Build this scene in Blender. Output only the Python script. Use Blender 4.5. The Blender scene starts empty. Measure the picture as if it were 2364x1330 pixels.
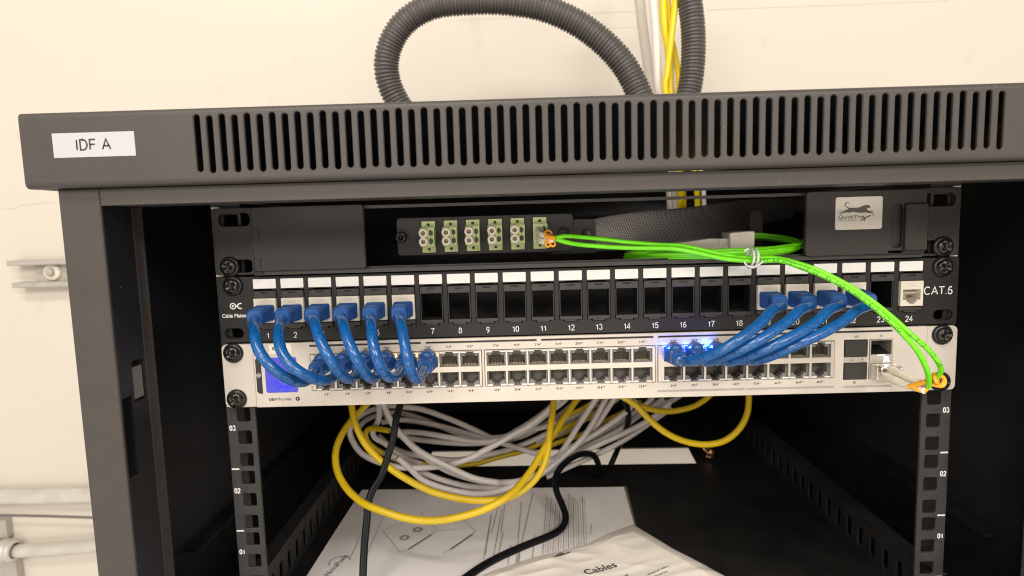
import bpy, math, random
from mathutils import Vector, Matrix
from mathutils.geometry import tessellate_polygon
random.seed(7)
S = 0.001                      # everything below is written in millimetres
scene = bpy.context.scene
col = scene.collection

# ------------------------------------------------------------------ camera
F_PX = 1400.0
CAM = Vector((-42.755, -395.556, -16.215))
RX = Vector((0.99954748, 0.00996449, -0.02838201))
RY = Vector((-0.01286308, 0.99450976, -0.10385025))   # viewing direction
RZ = Vector((0.02719137, 0.10416834, 0.9941879))
cam_d = bpy.data.cameras.new('camera')
cam = bpy.data.objects.new('camera', cam_d); col.objects.link(cam)
cam_d.sensor_width = 36.0
cam_d.lens = 36.0 * F_PX / 2364.0
cam_d.clip_start = 0.01; cam_d.clip_end = 50
m = Matrix.Identity(4)
for i in range(3):
    m[i][0] = RX[i]; m[i][1] = RZ[i]; m[i][2] = -RY[i]; m[i][3] = CAM[i] * S
cam.matrix_world = m
cam_d.dof.use_dof = True
cam_d.dof.focus_distance = 0.388
cam_d.dof.aperture_fstop = 11.0
scene.camera = cam

# ------------------------------------------------------------------ light
world = bpy.data.worlds.new('World'); scene.world = world
world.use_nodes = True
bg = world.node_tree.nodes['Background']
bg.inputs['Color'].default_value = (1.0, 0.93, 0.84, 1)
# the room around: world strength raised below as added fill for the floor slot
wt = world.node_tree
tcw = wt.nodes.new('ShaderNodeTexCoord'); sep = wt.nodes.new('ShaderNodeSeparateXYZ'); mrw = wt.nodes.new('ShaderNodeMapRange')
mrw.inputs['From Min'].default_value = -0.35; mrw.inputs['From Max'].default_value = 0.3
mrw.inputs['To Min'].default_value = 0.85; mrw.inputs['To Max'].default_value = 0.42
wt.links.new(tcw.outputs['Generated'], sep.inputs[0]); wt.links.new(sep.outputs['Z'], mrw.inputs['Value'])
wt.links.new(mrw.outputs[0], bg.inputs['Strength'])
def area(name, loc, target, sx, sy, power, colr):
    d = bpy.data.lights.new(name, 'AREA'); d.shape = 'RECTANGLE'
    d.size = sx; d.size_y = sy; d.energy = power; d.color = colr
    o = bpy.data.objects.new(name, d); col.objects.link(o)
    o.location = loc
    v = Vector(target) - Vector(loc)
    o.rotation_euler = v.to_track_quat('-Z', 'Y').to_euler()
    return o
area('ceiling_tube_light', (-0.45, -1.3, 1.65), (0, 0.1, -0.1), 1.3, 0.16, 28, (1.0, 0.93, 0.84))
area('ceiling_tube_light', (1.05, -2.4, 1.25), (0, 0.1, -0.1), 1.2, 0.4, 34, (1.0, 0.93, 0.85))
area('ceiling_tube_light', (-1.0, -2.5, 1.0), (0, 0.1, -0.1), 1.2, 0.4, 29, (1.0, 0.93, 0.85))
area('bounce_fill_light', (0.1, -2.6, -0.8), (0, 0.3, -0.3), 2.2, 0.8, 16, (1.0, 0.90, 0.78))  # no lamp stands here; added low fill in place of room bounce
scene.view_settings.view_transform = 'Standard'
scene.view_settings.look = 'None'
scene.view_settings.exposure = 0.0
scene.view_settings.gamma = 1.0
try:
    scene.cycles.use_denoising = True
    scene.cycles.max_bounces = 8
    scene.cycles.pixel_filter_type = 'BLACKMAN_HARRIS'; scene.cycles.filter_width = 1.05
except Exception:
    pass

# ------------------------------------------------------------------ helpers
def ray(px, py):
    a = (px - 1182.0) / F_PX; b = -(py - 665.0) / F_PX
    return RX * a + RY + RZ * b
def PY(px, py, y):              # point where the line of sight meets depth y
    d = ray(px, py); return CAM + d * ((y - CAM.y) / d.y)
def PZ(px, py, z):
    d = ray(px, py); return CAM + d * ((z - CAM.z) / d.z)
def PF(px, py, y, zf=-296.5):   # as PY, but resting on the cabinet floor when it would sink below it
    p = PY(px, py, y)
    if p.z < zf: p = PZ(px, py, zf)
    return p

MATS = {}
def mat(name, c, rough=0.5, metal=0.0, noise=None, bump=None, spec=0.5, coat=0.0, emis=None, es=0.0, trans=0.0, sss=0.0, alpha=1.0):
    """noise=(scale, amount): faint colour mottling; bump=(scale, strength): surface grain (object space, metres)"""
    if name in MATS: return MATS[name]
    m = bpy.data.materials.new(name); m.use_nodes = True
    nt = m.node_tree; b = nt.nodes['Principled BSDF']
    b.inputs['Base Color'].default_value = (*c, 1); b.inputs['Roughness'].default_value = rough
    b.inputs['Metallic'].default_value = metal
    b.inputs['Specular IOR Level'].default_value = spec
    b.inputs['Coat Weight'].default_value = coat; b.inputs['Coat Roughness'].default_value = 0.15
    b.inputs['Transmission Weight'].default_value = trans
    b.inputs['Alpha'].default_value = alpha
    if sss:
        b.inputs['Subsurface Weight'].default_value = sss
        b.inputs['Subsurface Radius'].default_value = (0.0005, 0.001, 0.002)
    if emis:
        b.inputs['Emission Color'].default_value = (*emis, 1); b.inputs['Emission Strength'].default_value = es
    tc = nt.nodes.new('ShaderNodeTexCoord')
    if noise:
        n = nt.nodes.new('ShaderNodeTexNoise'); n.inputs['Scale'].default_value = noise[0]; n.inputs['Detail'].default_value = 5
        nt.links.new(tc.outputs['Object'], n.inputs['Vector'])
        r = nt.nodes.new('ShaderNodeMapRange')
        r.inputs['From Min'].default_value = 0.3; r.inputs['From Max'].default_value = 0.7
        r.inputs['To Min'].default_value = 1 - noise[1]; r.inputs['To Max'].default_value = 1 + noise[1]
        nt.links.new(n.outputs['Fac'], r.inputs['Value'])
        mx = nt.nodes.new('ShaderNodeVectorMath'); mx.operation = 'SCALE'
        mx.inputs[0].default_value = c
        nt.links.new(r.outputs[0], mx.inputs['Scale']); nt.links.new(mx.outputs[0], b.inputs['Base Color'])
        r2 = nt.nodes.new('ShaderNodeMapRange')
        r2.inputs['To Min'].default_value = max(0.05, rough - 0.08); r2.inputs['To Max'].default_value = min(1, rough + 0.08)
        nt.links.new(n.outputs['Fac'], r2.inputs['Value']); nt.links.new(r2.outputs[0], b.inputs['Roughness'])
    if bump:
        n = nt.nodes.new('ShaderNodeTexNoise'); n.inputs['Scale'].default_value = bump[0]; n.inputs['Detail'].default_value = 3
        nt.links.new(tc.outputs['Object'], n.inputs['Vector'])
        bp = nt.nodes.new('ShaderNodeBump'); bp.inputs['Strength'].default_value = bump[1]; bp.inputs['Distance'].default_value = 0.0006
        nt.links.new(n.outputs['Fac'], bp.inputs['Height']); nt.links.new(bp.outputs[0], b.inputs['Normal'])
    MATS[name] = m
    return m

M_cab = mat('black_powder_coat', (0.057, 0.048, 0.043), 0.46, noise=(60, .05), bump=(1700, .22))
M_cabin = mat('black_coat_shaded', (0.007, 0.0075, 0.010), 0.5, noise=(30, .3), bump=(700, .2))  # darker copy of the cabinet coat, interior shade put into its colour
M_rail = mat('rail_steel_black', (0.035, 0.033, 0.032), 0.5, noise=(80, .2), bump=(500, .2))
M_panel = mat('patch_panel_black', (0.017, 0.0145, 0.013), 0.45, spec=0.35, noise=(50, .15), bump=(900, .12))
M_encl = mat('enclosure_black', (0.030, 0.025, 0.022), 0.5, spec=0.4, noise=(60, .12), bump=(1300, .4))
M_gloss = mat('gloss_black_tray', (0.006, 0.006, 0.006), 0.16, noise=(20, .3))
M_plate = mat('adapter_plate_black', (0.02, 0.018, 0.016), 0.55, noise=(60, .15), bump=(600, .15))
M_plas = mat('black_plastic', (0.036, 0.031, 0.028), 0.4, noise=(90, .15))
M_dark = mat('dark_plastic', (0.01, 0.01, 0.011), 0.4)
M_wprint = mat('white_print', (0.78, 0.76, 0.73), 0.6)
M_dprint = mat('dark_grey_print', (0.03, 0.028, 0.026), 0.6)
M_label = mat('white_label_stock', (0.80, 0.78, 0.75), 0.5, noise=(120, .05))
M_keystone = mat('white_keystone_plastic', (0.74, 0.68, 0.57), 0.35, noise=(100, .04))
M_keyin = mat('keystone_shade_plastic', (0.42, 0.38, 0.32), 0.4)
M_screw = mat('black_screw_steel', (0.045, 0.042, 0.038), 0.22, metal=0.75, noise=(400, .5), bump=(900, .3))
M_washer = mat('black_washer_plastic', (0.012, 0.012, 0.012), 0.35)
M_alu = mat('silver_aluminium', (0.61, 0.55, 0.48), 0.5, metal=0.3, noise=(45, .05), bump=(1500, .10))
M_shell = mat('port_shell_metal', (0.52, 0.48, 0.42), 0.35, metal=0.6, noise=(80, .08))
M_port = mat('port_plastic_grey', (0.2, 0.185, 0.17), 0.5, noise=(200, .1))
M_gold = mat('gold_contact', (0.8, 0.66, 0.4), 0.25, metal=0.9)
M_pipe = mat('light_pipe_white', (0.85, 0.82, 0.78), 0.3)
M_blue = mat('blue_cable_jacket', (0.005, 0.095, 0.315), 0.24, noise=(60, .12), spec=0.6, coat=0.15)
M_boot = mat('blue_boot_pvc', (0.018, 0.085, 0.29), 0.38, noise=(120, .12), spec=0.55, sss=0.2)
M_blueprint = mat('blue_cable_print', (0.003, 0.025, 0.10), 0.4)
M_clear = mat('clear_plug_plastic', (0.10, 0.18, 0.32), 0.15)
M_green = mat('lime_green_jacket', (0.19, 0.80, 0.01), 0.28, noise=(50, .06))
M_greenprint = mat('green_cable_print', (0.01, 0.07, 0.01), 0.5)
M_adapt = mat('sage_green_adapter', (0.56, 0.63, 0.28), 0.42, noise=(200, .1))
M_adaptd = mat('adapter_slot_green', (0.03, 0.05, 0.02), 0.5)
M_cap = mat('cream_dust_cap', (0.90, 0.84, 0.70), 0.4)
M_capin = mat('dust_cap_bore', (0.50, 0.40, 0.26), 0.5)
M_orange = mat('orange_clip', (0.95, 0.42, 0.02), 0.3)
M_lc = mat('ivory_connector', (0.95, 0.87, 0.70), 0.35)
M_tie = mat('white_twist_tie', (0.75, 0.74, 0.70), 0.4)
M_nickel = mat('nickel_metal', (0.80, 0.74, 0.63), 0.32, metal=0.2, noise=(120, .06))
M_chrome = mat('shiny_cage_metal', (0.80, 0.78, 0.76), 0.12, metal=1.0)
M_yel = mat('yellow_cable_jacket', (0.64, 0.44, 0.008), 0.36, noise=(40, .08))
M_yel2 = mat('yellow_jacket_lit', (0.90, 0.68, 0.005), 0.36, noise=(40, .05))  # lit copy of the yellow jacket, brightness above the roof put into colour
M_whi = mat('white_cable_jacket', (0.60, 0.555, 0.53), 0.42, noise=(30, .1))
M_whi2 = mat('white_jacket_lit', (0.82, 0.77, 0.72), 0.4, noise=(30, .05))  # lit copy of the white jacket for the cables above the roof
M_cord = mat('black_power_cord', (0.004, 0.0045, 0.006), 0.42, spec=0.22)
M_paper = mat('printed_paper', (0.80, 0.77, 0.76), 0.6, noise=(12, .08), bump=(20, .35))
M_bag = mat('crumpled_white_bag', (0.88, 0.83, 0.75), 0.3, noise=(14, .04), bump=(60, .35))
M_card = mat('brown_card', (0.17, 0.15, 0.10), 0.7)
M_ink = mat('grey_ink', (0.14, 0.12, 0.12), 0.7)
M_ink2 = mat('faint_grey_ink', (0.33, 0.30, 0.29), 0.7)
M_ink3 = mat('black_ink', (0.03, 0.03, 0.03), 0.6)
M_loom = mat('grey_corrugated_plastic', (0.095, 0.086, 0.081), 0.36, noise=(60, .1))
M_emt = mat('painted_conduit', (0.60, 0.57, 0.51), 0.33, noise=(40, .1), metal=0.15)
M_strut = mat('painted_strut', (0.43, 0.40, 0.35), 0.45, noise=(60, .1))
M_washw = mat('painted_washer', (0.76, 0.70, 0.58), 0.45)
M_copper = mat('copper_fitting', (0.85, 0.42, 0.22), 0.3, metal=0.9)
M_pill = mat('screen_side_strip', (0.033, 0.029, 0.027), 0.45, spec=.35)
M_pillmark = mat('grey_print_bar', (0.36, 0.34, 0.31), 0.5)

M_screen = mat('lit_blue_screen', (0.02, 0.02, 0.06), .15, emis=(0.08, 0.08, 0.62), es=1.0)
M_dots = mat('blue_screen_dot', (0, 0, .1), .3, emis=(0.0, 0.02, 1.0), es=1.5)
M_ledblue = mat('blue_led', (0.0, 0.02, 0.3), 0.3, emis=(0.0, 0.035, 1.0), es=4)
M_ledamber = mat('amber_led', (0.4, 0.2, 0.05), 0.3, emis=(1.0, 0.55, 0.12), es=3)
M_ledwhite = mat('white_led', (0.6, 0.7, 0.9), 0.3, emis=(0.85, 0.93, 1.0), es=2)

def add_specks(m, scale, size, colr):
    nt = m.node_tree; b = nt.nodes['Principled BSDF']; src = b.inputs['Base Color'].links[0].from_socket
    tc = nt.nodes.new('ShaderNodeTexCoord'); v = nt.nodes.new('ShaderNodeTexVoronoi'); v.inputs['Scale'].default_value = scale
    n = nt.nodes.new('ShaderNodeTexNoise'); n.inputs['Scale'].default_value = scale * .12
    nt.links.new(tc.outputs['Object'], v.inputs['Vector']); nt.links.new(tc.outputs['Object'], n.inputs['Vector'])
    a = nt.nodes.new('ShaderNodeMapRange'); a.inputs['From Min'].default_value = size; a.inputs['From Max'].default_value = size * .5
    nt.links.new(v.outputs['Distance'], a.inputs['Value'])
    c = nt.nodes.new('ShaderNodeMapRange'); c.inputs['From Min'].default_value = .52; c.inputs['From Max'].default_value = .6; c.inputs['To Max'].default_value = .6
    nt.links.new(n.outputs['Fac'], c.inputs['Value'])
    mu = nt.nodes.new('ShaderNodeMath'); mu.operation = 'MULTIPLY'; nt.links.new(a.outputs[0], mu.inputs[0]); nt.links.new(c.outputs[0], mu.inputs[1])
    mx = nt.nodes.new('ShaderNodeMix'); mx.data_type = 'RGBA'; mx.inputs[7].default_value = (*colr, 1)
    nt.links.new(mu.outputs[0], mx.inputs[0]); nt.links.new(src, mx.inputs[6]); nt.links.new(mx.outputs[2], b.inputs['Base Color'])
add_specks(M_cab, 230, .11, (.22, .2, .18))
add_specks(M_encl, 220, .10, (.25, .22, .2))
add_specks(M_panel, 240, .08, (.3, .28, .25))
add_specks(MATS['black_coat_shaded'], 90, .05, (.4, .38, .36))

def mesh_sleeve_material():
    m = bpy.data.materials.new('braided_sleeve'); m.use_nodes = True
    nt = m.node_tree; b = nt.nodes['Principled BSDF']; b.inputs['Roughness'].default_value = 0.35
    uv = nt.nodes.new('ShaderNodeUVMap'); uv.uv_map = 'UVMap'
    outs = []
    for ang in (1, -1):
        mp = nt.nodes.new('ShaderNodeMapping'); mp.inputs['Rotation'].default_value = (0, 0, ang * math.radians(30))
        w = nt.nodes.new('ShaderNodeTexWave'); w.inputs['Scale'].default_value = 15.0; w.bands_direction = 'Y'
        w.inputs['Distortion'].default_value = 0.5
        nt.links.new(uv.outputs[0], mp.inputs['Vector']); nt.links.new(mp.outputs[0], w.inputs['Vector'])
        r = nt.nodes.new('ShaderNodeMapRange'); r.inputs['From Min'].default_value = 0.55; r.inputs['From Max'].default_value = 0.82
        nt.links.new(w.outputs['Fac'], r.inputs['Value']); outs.append(r)
    mx = nt.nodes.new('ShaderNodeMath'); mx.operation = 'MAXIMUM'
    nt.links.new(outs[0].outputs[0], mx.inputs[0]); nt.links.new(outs[1].outputs[0], mx.inputs[1])
    c = nt.nodes.new('ShaderNodeMix'); c.data_type = 'RGBA'
    c.inputs[6].default_value = (0.006, 0.006, 0.006, 1); c.inputs[7].default_value = (0.46, 0.42, 0.40, 1)
    nt.links.new(mx.outputs[0], c.inputs[0]); nt.links.new(c.outputs[2], b.inputs['Base Color'])
    return m
M_sleeve = mesh_sleeve_material()

def wall_material():
    m = bpy.data.materials.new('cream_painted_wall'); m.use_nodes = True
    nt = m.node_tree; b = nt.nodes['Principled BSDF']; b.inputs['Roughness'].default_value = 0.55
    tc = nt.nodes.new('ShaderNodeTexCoord')
    n = nt.nodes.new('ShaderNodeTexNoise'); n.inputs['Scale'].default_value = 3.5; n.inputs['Detail'].default_value = 6
    n2 = nt.nodes.new('ShaderNodeTexNoise'); n2.inputs['Scale'].default_value = 26; n2.inputs['Detail'].default_value = 6
    nt.links.new(tc.outputs['Object'], n.inputs['Vector']); nt.links.new(tc.outputs['Object'], n2.inputs['Vector'])
    mx = nt.nodes.new('ShaderNodeMix'); mx.data_type = 'RGBA'
    mx.inputs[6].default_value = (0.665, 0.615, 0.54, 1); mx.inputs[7].default_value = (0.665, 0.60, 0.505, 1)
    nt.links.new(n.outputs['Fac'], mx.inputs[0])
    r = nt.nodes.new('ShaderNodeMapRange'); r.inputs['From Min'].default_value = 0.24; r.inputs['From Max'].default_value = 0.36
    r.inputs['To Min'].default_value = 0.94; r.inputs['To Max'].default_value = 1.0
    nt.links.new(n2.outputs['Fac'], r.inputs['Value'])
    sc = nt.nodes.new('ShaderNodeVectorMath'); sc.operation = 'SCALE'
    nt.links.new(mx.outputs[2], sc.inputs[0]); nt.links.new(r.outputs[0], sc.inputs['Scale'])
    nt.links.new(sc.outputs[0], b.inputs['Base Color'])
    bp = nt.nodes.new('ShaderNodeBump'); bp.inputs['Strength'].default_value = 0.25; bp.inputs['Distance'].default_value = 0.002
    n3 = nt.nodes.new('ShaderNodeTexNoise'); n3.inputs['Scale'].default_value = 16; n3.inputs['Detail'].default_value = 4
    nt.links.new(tc.outputs['Object'], n3.inputs['Vector'])
    nt.links.new(n3.outputs['Fac'], bp.inputs['Height']); nt.links.new(bp.outputs[0], b.inputs['Normal'])
    return m
M_wall = wall_material()

# ---- mesh builder
def rr(x0, z0, x1, z1, r=0.0, n=4):
    """rounded rectangle, counter-clockwise in (x, z)"""
    if x0 > x1: x0, x1 = x1, x0
    if z0 > z1: z0, z1 = z1, z0
    if r <= 0: return [(x0, z0), (x1, z0), (x1, z1), (x0, z1)]
    r = min(r, (x1 - x0) / 2 - 1e-4, (z1 - z0) / 2 - 1e-4)
    P = []
    for cx, cz, a in ((x1 - r, z0 + r, -90), (x1 - r, z1 - r, 0), (x0 + r, z1 - r, 90), (x0 + r, z0 + r, 180)):
        for k in range(n + 1):
            t = math.radians(a + 90 * k / n); P.append((cx + r * math.cos(t), cz + r * math.sin(t)))
    return P
def circ(x, z, r, n=24): return [(x + r * math.cos(2 * math.pi * k / n), z + r * math.sin(2 * math.pi * k / n)) for k in range(n)]
def ccw(P):
    a = sum(P[i][0] * P[(i + 1) % len(P)][1] - P[(i + 1) % len(P)][0] * P[i][1] for i in range(len(P)))
    return P if a > 0 else P[::-1]
def offset(P, d):
    """move a ccw outline inward by d"""
    Q = []; n = len(P)
    for i in range(n):
        a, b, c = Vector(P[i - 1]), Vector(P[i]), Vector(P[(i + 1) % n])
        e1 = (b - a).normalized(); e2 = (c - b).normalized()
        n1 = Vector((-e1.y, e1.x)); n2 = Vector((-e2.y, e2.x))
        s = n1 + n2; k = s.dot(n1)
        s = s / k if k > 0.2 else n1
        Q.append((b.x + s.x * d, b.y + s.y * d))
    return Q

def EL(cx, cy, rx, ry, a0, a1, n=12):
    return [(cx + rx * math.cos(math.radians(a0 + (a1 - a0) * k / n)), cy + ry * math.sin(math.radians(a0 + (a1 - a0) * k / n))) for k in range(n + 1)]
GLYPH = {
 '0': (.56, [EL(.28, .5, .23, .5, 0, 360, 20)]),
 '1': (.46, [[(.32, 0), (.32, 1)], [(.08, .74), (.2, .79), (.32, .97)]]),
 '2': (.56, [EL(.28, .72, .22, .28, 170, -30) + [(.06, 0), (.53, 0)]]),
 '3': (.56, [EL(.26, .76, .19, .24, 155, -90), EL(.27, .27, .23, .27, 90, -160)]),
 '4': (.58, [[(.40, 0), (.40, 1), (.03, .27), (.56, .27)]]),
 '5': (.56, [[(.50, 1), (.15, 1), (.08, .5)] + EL(.28, .32, .23, .32, 130, -155)]),
 '6': (.56, [EL(.28, .29, .22, .29, 0, 360, 18), [(.06, .29), (.06, .5), (.12, .76), (.24, .94), (.36, 1), (.47, .9)]]),
 '7': (.54, [[(.03, 1), (.52, 1), (.33, .6), (.2, 0)]]),
 '8': (.56, [EL(.28, .77, .18, .23, 0, 360, 16), EL(.28, .27, .23, .27, 0, 360, 18)]),
 '9': (.56, [EL(.28, .70, .22, .30, 0, 360, 18), [(.50, .70), (.49, .45), (.42, .18), (.29, .02), (.14, .02)]]),
 'I': (.16, [[(.08, 0), (.08, 1)]]), 'T': (.66, [[(0, 1), (.66, 1)], [(.33, 0), (.33, 1)]]), '.': (.14, [[(.07, 0), (.07, .08)]]),
 'D': (.70, [[(.08, 0), (.08, 1), (.3, 1)] + EL(.3, .5, .37, .5, 90, -90) + [(.08, 0)]]),
 'F': (.60, [[(.08, 0), (.08, 1), (.58, 1)], [(.08, .52), (.52, .52)]]),
 'A': (.74, [[(.02, 0), (.37, 1), (.72, 0)], [(.14, .34), (.60, .34)]]),
 'C': (.74, [EL(.40, .5, .36, .5, 48, 312, 18)]),
 'U': (.70, [[(.06, 1)] + EL(.35, .32, .29, .32, 180, 360) + [(.64, 1)]]),
 'S': (.62, [EL(.31, .75, .24, .25, 20, 270) + EL(.31, .25, .26, .25, 90, -160)]),
 'W': (.98, [[(.02, 1), (.26, 0), (.49, .96), (.72, 0), (.96, 1)]]),
 'P': (.62, [[(.08, 0), (.08, 1), (.34, 1)] + EL(.34, .74, .23, .26, 90, -90) + [(.08, .48)]]),
 'M': (.84, [[(.08, 0), (.08, 1), (.42, .1), (.76, 1), (.76, 0)]]),
 'r': (.32, [[(.06, 0), (.06, .68)], EL(.28, .45, .2, .22, 170, 80)]),
 'o': (.54, [EL(.27, .34, .23, .34, 0, 360, 16)]), 'a': (.54, [EL(.26, .34, .22, .34, 0, 360, 16), [(.48, 0), (.48, .68)]]),
 'x': (.46, [[(.02, 0), (.44, .68)], [(.02, .68), (.44, 0)]]), '+': (.5, [[(.0, .5), (.5, .5)], [(.25, .22), (.25, .78)]]),
 'G': (.78, [EL(.40, .5, .36, .5, 48, 330, 18) + [(.74, .45), (.44, .45)]]), ' ': (.26, []),
}
class MB:
    def __init__(s): s.v = []; s.f = []; s.mi = []; s.sm = []; s.mats = []; s.uv = None; s.m = 0
    def use(s, material):
        if material not in s.mats: s.mats.append(material)
        s.m = s.mats.index(material); return s
    def add(s, vs, fs, smooth=False):
        o = len(s.v); s.v.extend([tuple(p) for p in vs])
        for f in fs: s.f.append([i + o for i in f]); s.mi.append(s.m); s.sm.append(smooth)
        return s
    def box(s, x0, x1, y0, y1, z0, z1):
        x0, x1 = sorted((x0, x1)); y0, y1 = sorted((y0, y1)); z0, z1 = sorted((z0, z1))
        V = [(x, y, z) for z in (z0, z1) for y in (y0, y1) for x in (x0, x1)]
        return s.add(V, [(0, 2, 3, 1), (4, 5, 7, 6), (0, 1, 5, 4), (2, 6, 7, 3), (0, 4, 6, 2), (1, 3, 7, 5)])
    def bbox(s, x0, x1, y0, y1, z0, z1, b=0.4):
        return s.plate(rr(x0, z0, x1, z1, b, 2), [], min(y0, y1), max(y0, y1), b)
    def plate(s, outer, holes, y0, y1, bev=0.0, T=None, bo=None):
        """outline in (x, z), front at y0 (towards the camera), back at y1, chamfered front edge"""
        outer = ccw(list(outer)); holes = [ccw(list(h)) for h in holes]
        T = T or (lambda p: p)
        bo = bev if bo is None else bo
        fo = offset(outer, bo) if bo else outer
        fh = [offset(h, -bev) if bev else h for h in holes]
        loops = [fo] + fh
        flat = [p for L in loops for p in L]
        tri = tessellate_polygon([[Vector((p[0], p[1], 0)) for p in L] for L in loops])
        def fix(t):
            a, b, c = (flat[i] for i in t)
            return t if (b[0] - a[0]) * (c[1] - a[1]) - (b[1] - a[1]) * (c[0] - a[0]) > 0 else t[::-1]
        tri = [fix(tuple(t)) for t in tri]
        s.add([T((p[0], y0, p[1])) for p in flat], tri)
        loopsb = [outer] + holes; flatb = [p for L in loopsb for p in L]
        s.add([T((p[0], y1, p[1])) for p in flatb], [t[::-1] for t in tri])
        for k, (L0, L1) in enumerate(zip(loops, loopsb)):
            n = len(L0); rings = [[(p[0], y0, p[1]) for p in L0]]
            if (bev if k else bo): rings.append([(p[0], y0 + bev, p[1]) for p in L1])
            rings.append([(p[0], y1, p[1]) for p in L1])
            V = [T(p) for R_ in rings for p in R_]; Fs = []
            for a in range(len(rings) - 1):
                for i in range(n):
                    j = (i + 1) % n; q = (a * n + i, (a + 1) * n + i, (a + 1) * n + j, a * n + j)
                    Fs.append(q if k == 0 else q[::-1])
            s.add(V, Fs)
        return s
    def flat(s, outer, y, T=None):
        outer = ccw(list(outer)); T = T or (lambda p: p)
        tri = tessellate_polygon([[Vector((p[0], p[1], 0)) for p in outer]])
        out = []
        for t in tri:
            a, b, c = (outer[i] for i in t)
            out.append(tuple(t) if (b[0]-a[0])*(c[1]-a[1])-(b[1]-a[1])*(c[0]-a[0]) > 0 else tuple(t)[::-1])
        return s.add([T((p[0], y, p[1])) for p in outer], out)
    def lathe(s, prof, c, axis='y', n=28, smooth=True):
        """prof: (radius, along); axis through c"""
        V = []; Fs = []
        for r, h in prof:
            for k in range(n):
                t = 2 * math.pi * k / n; a, b = r * math.cos(t), r * math.sin(t)
                V.append({'y': (c[0] + a, c[1] + h, c[2] + b), 'x': (c[0] + h, c[1] + a, c[2] + b), 'z': (c[0] + a, c[1] + b, c[2] + h)}[axis])
        for i in range(len(prof) - 1):
            for k in range(n):
                j = (k + 1) % n; Fs.append((i * n + k, i * n + j, (i + 1) * n + j, (i + 1) * n + k))
        return s.add(V, Fs, smooth)
    def sweep(s, pts, section, smooth=True, up=None, cap=True, twist=0.0, uv=False, scale=None):
        """section(t) -> list of (a, b) offsets; pts evenly dense centreline"""
        n = len(pts); V = []; ring = 0; uvs = []
        N = None; L = 0
        for i, p in enumerate(pts):
            t = (pts[min(i + 1, n - 1)] - pts[max(i - 1, 0)]).normalized()
            if N is None:
                u = Vector(up) if up else (Vector((0, 0, 1)) if abs(t.z) < 0.9 else Vector((1, 0, 0)))
                N = (u - t * u.dot(t)).normalized()
            else:
                N = (N - t * N.dot(t)).normalized()
            B = t.cross(N)
            if i: L += (pts[i] - pts[i - 1]).length
            sec = section(i / (n - 1)); ring = len(sec)
            for k, (a, b) in enumerate(sec):
                V.append(p + B * a + N * b); uvs.append((k / ring, L))
        Fs = []
        for i in range(n - 1):
            for k in range(ring):
                j = (k + 1) % ring; Fs.append((i * ring + k, i * ring + j, (i + 1) * ring + j, (i + 1) * ring + k))
        base = len(s.v); s.add(V, Fs, smooth)
        if cap:
            s.add([V[k] for k in range(ring)], [tuple(range(ring))[::-1]]); s.add([V[(n - 1) * ring + k] for k in range(ring)], [tuple(range(ring))])
        if uv: s.uv = {base + i: u for i, u in enumerate(uvs)}
        return s
    def tube(s, pts, r, n=14, smooth=True):
        rf = r if callable(r) else (lambda t: r)
        return s.sweep(pts, lambda t: [(rf(t) * math.cos(2 * math.pi * k / n), rf(t) * math.sin(2 * math.pi * k / n)) for k in range(n)], smooth)
    def text(s, txt, x, z, h, y, align='CENTER', bold=0.0, T=None, shear=0.0, sx=1.0, fit=None):
        """h = capital height in mm; baseline at z"""
        c = bpy.data.curves.new('t', 'FONT'); c.body = txt; c.size = h / 0.70; c.align_x = align
        c.resolution_u = 3; c.offset = bold; c.fill_mode = 'FRONT'
        o = bpy.data.objects.new('t', c)
        me = bpy.data.meshes.new_from_object(o)
        T = T or (lambda p: p)
        if fit:
            xs_ = [v.co.x for v in me.vertices]; sx = fit / (max(xs_) - min(xs_))
        s.add([T((x + (v.co.x + v.co.y * shear) * sx, y, z + v.co.y)) for v in me.vertices], [tuple(p.vertices) for p in me.polygons])
        bpy.data.objects.remove(o); bpy.data.curves.remove(c); bpy.data.meshes.remove(me)
        return s
    def strokes(s, txt, x, z, h, y, align='CENTER', w=0.13, sx=1.0, gap=.12, T=None):
        """plain grotesque lettering drawn as strokes; w = stroke width as a share of the height"""
        T = T or (lambda p: p); tot = 0; seq = []
        for ch in txt:
            gw, pl = GLYPH.get(ch, (.3, [])); seq.append((tot, pl)); tot += gw + gap
        tot -= gap; x0 = x - (tot * h * sx / 2 if align == 'CENTER' else tot * h * sx if align == 'RIGHT' else 0)
        hw = w * h / 2
        for o, pl in seq:
            for P in pl:
                Q = [Vector((x0 + (o + a) * h * sx, z + hw + c * (h - 2 * hw))) for a, c in P]
                V = []; n = len(Q); closed = (Q[0] - Q[-1]).length < 1e-6
                for i in range(n):
                    a = Q[i - 1] if i else (Q[-2] if closed else None); c = Q[i + 1] if i < n - 1 else (Q[1] if closed else None)
                    e1 = (Q[i] - a).normalized() if a is not None else None; e2 = (c - Q[i]).normalized() if c is not None else None
                    e1 = e1 or e2; e2 = e2 or e1
                    m_ = Vector((-e1.y - e2.y, e1.x + e2.x))
                    m_ = m_.normalized() if m_.length > 1e-6 else Vector((-e1.y, e1.x))
                    k = hw / max(.5, m_.dot(Vector((-e1.y, e1.x))))
                    V += [T((Q[i].x - m_.x * k, y, Q[i].y - m_.y * k)), T((Q[i].x + m_.x * k, y, Q[i].y + m_.y * k))]
                s.add(V, [(2 * i, 2 * i + 2, 2 * i + 3, 2 * i + 1) for i in range(n - 1)])
        return s
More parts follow.
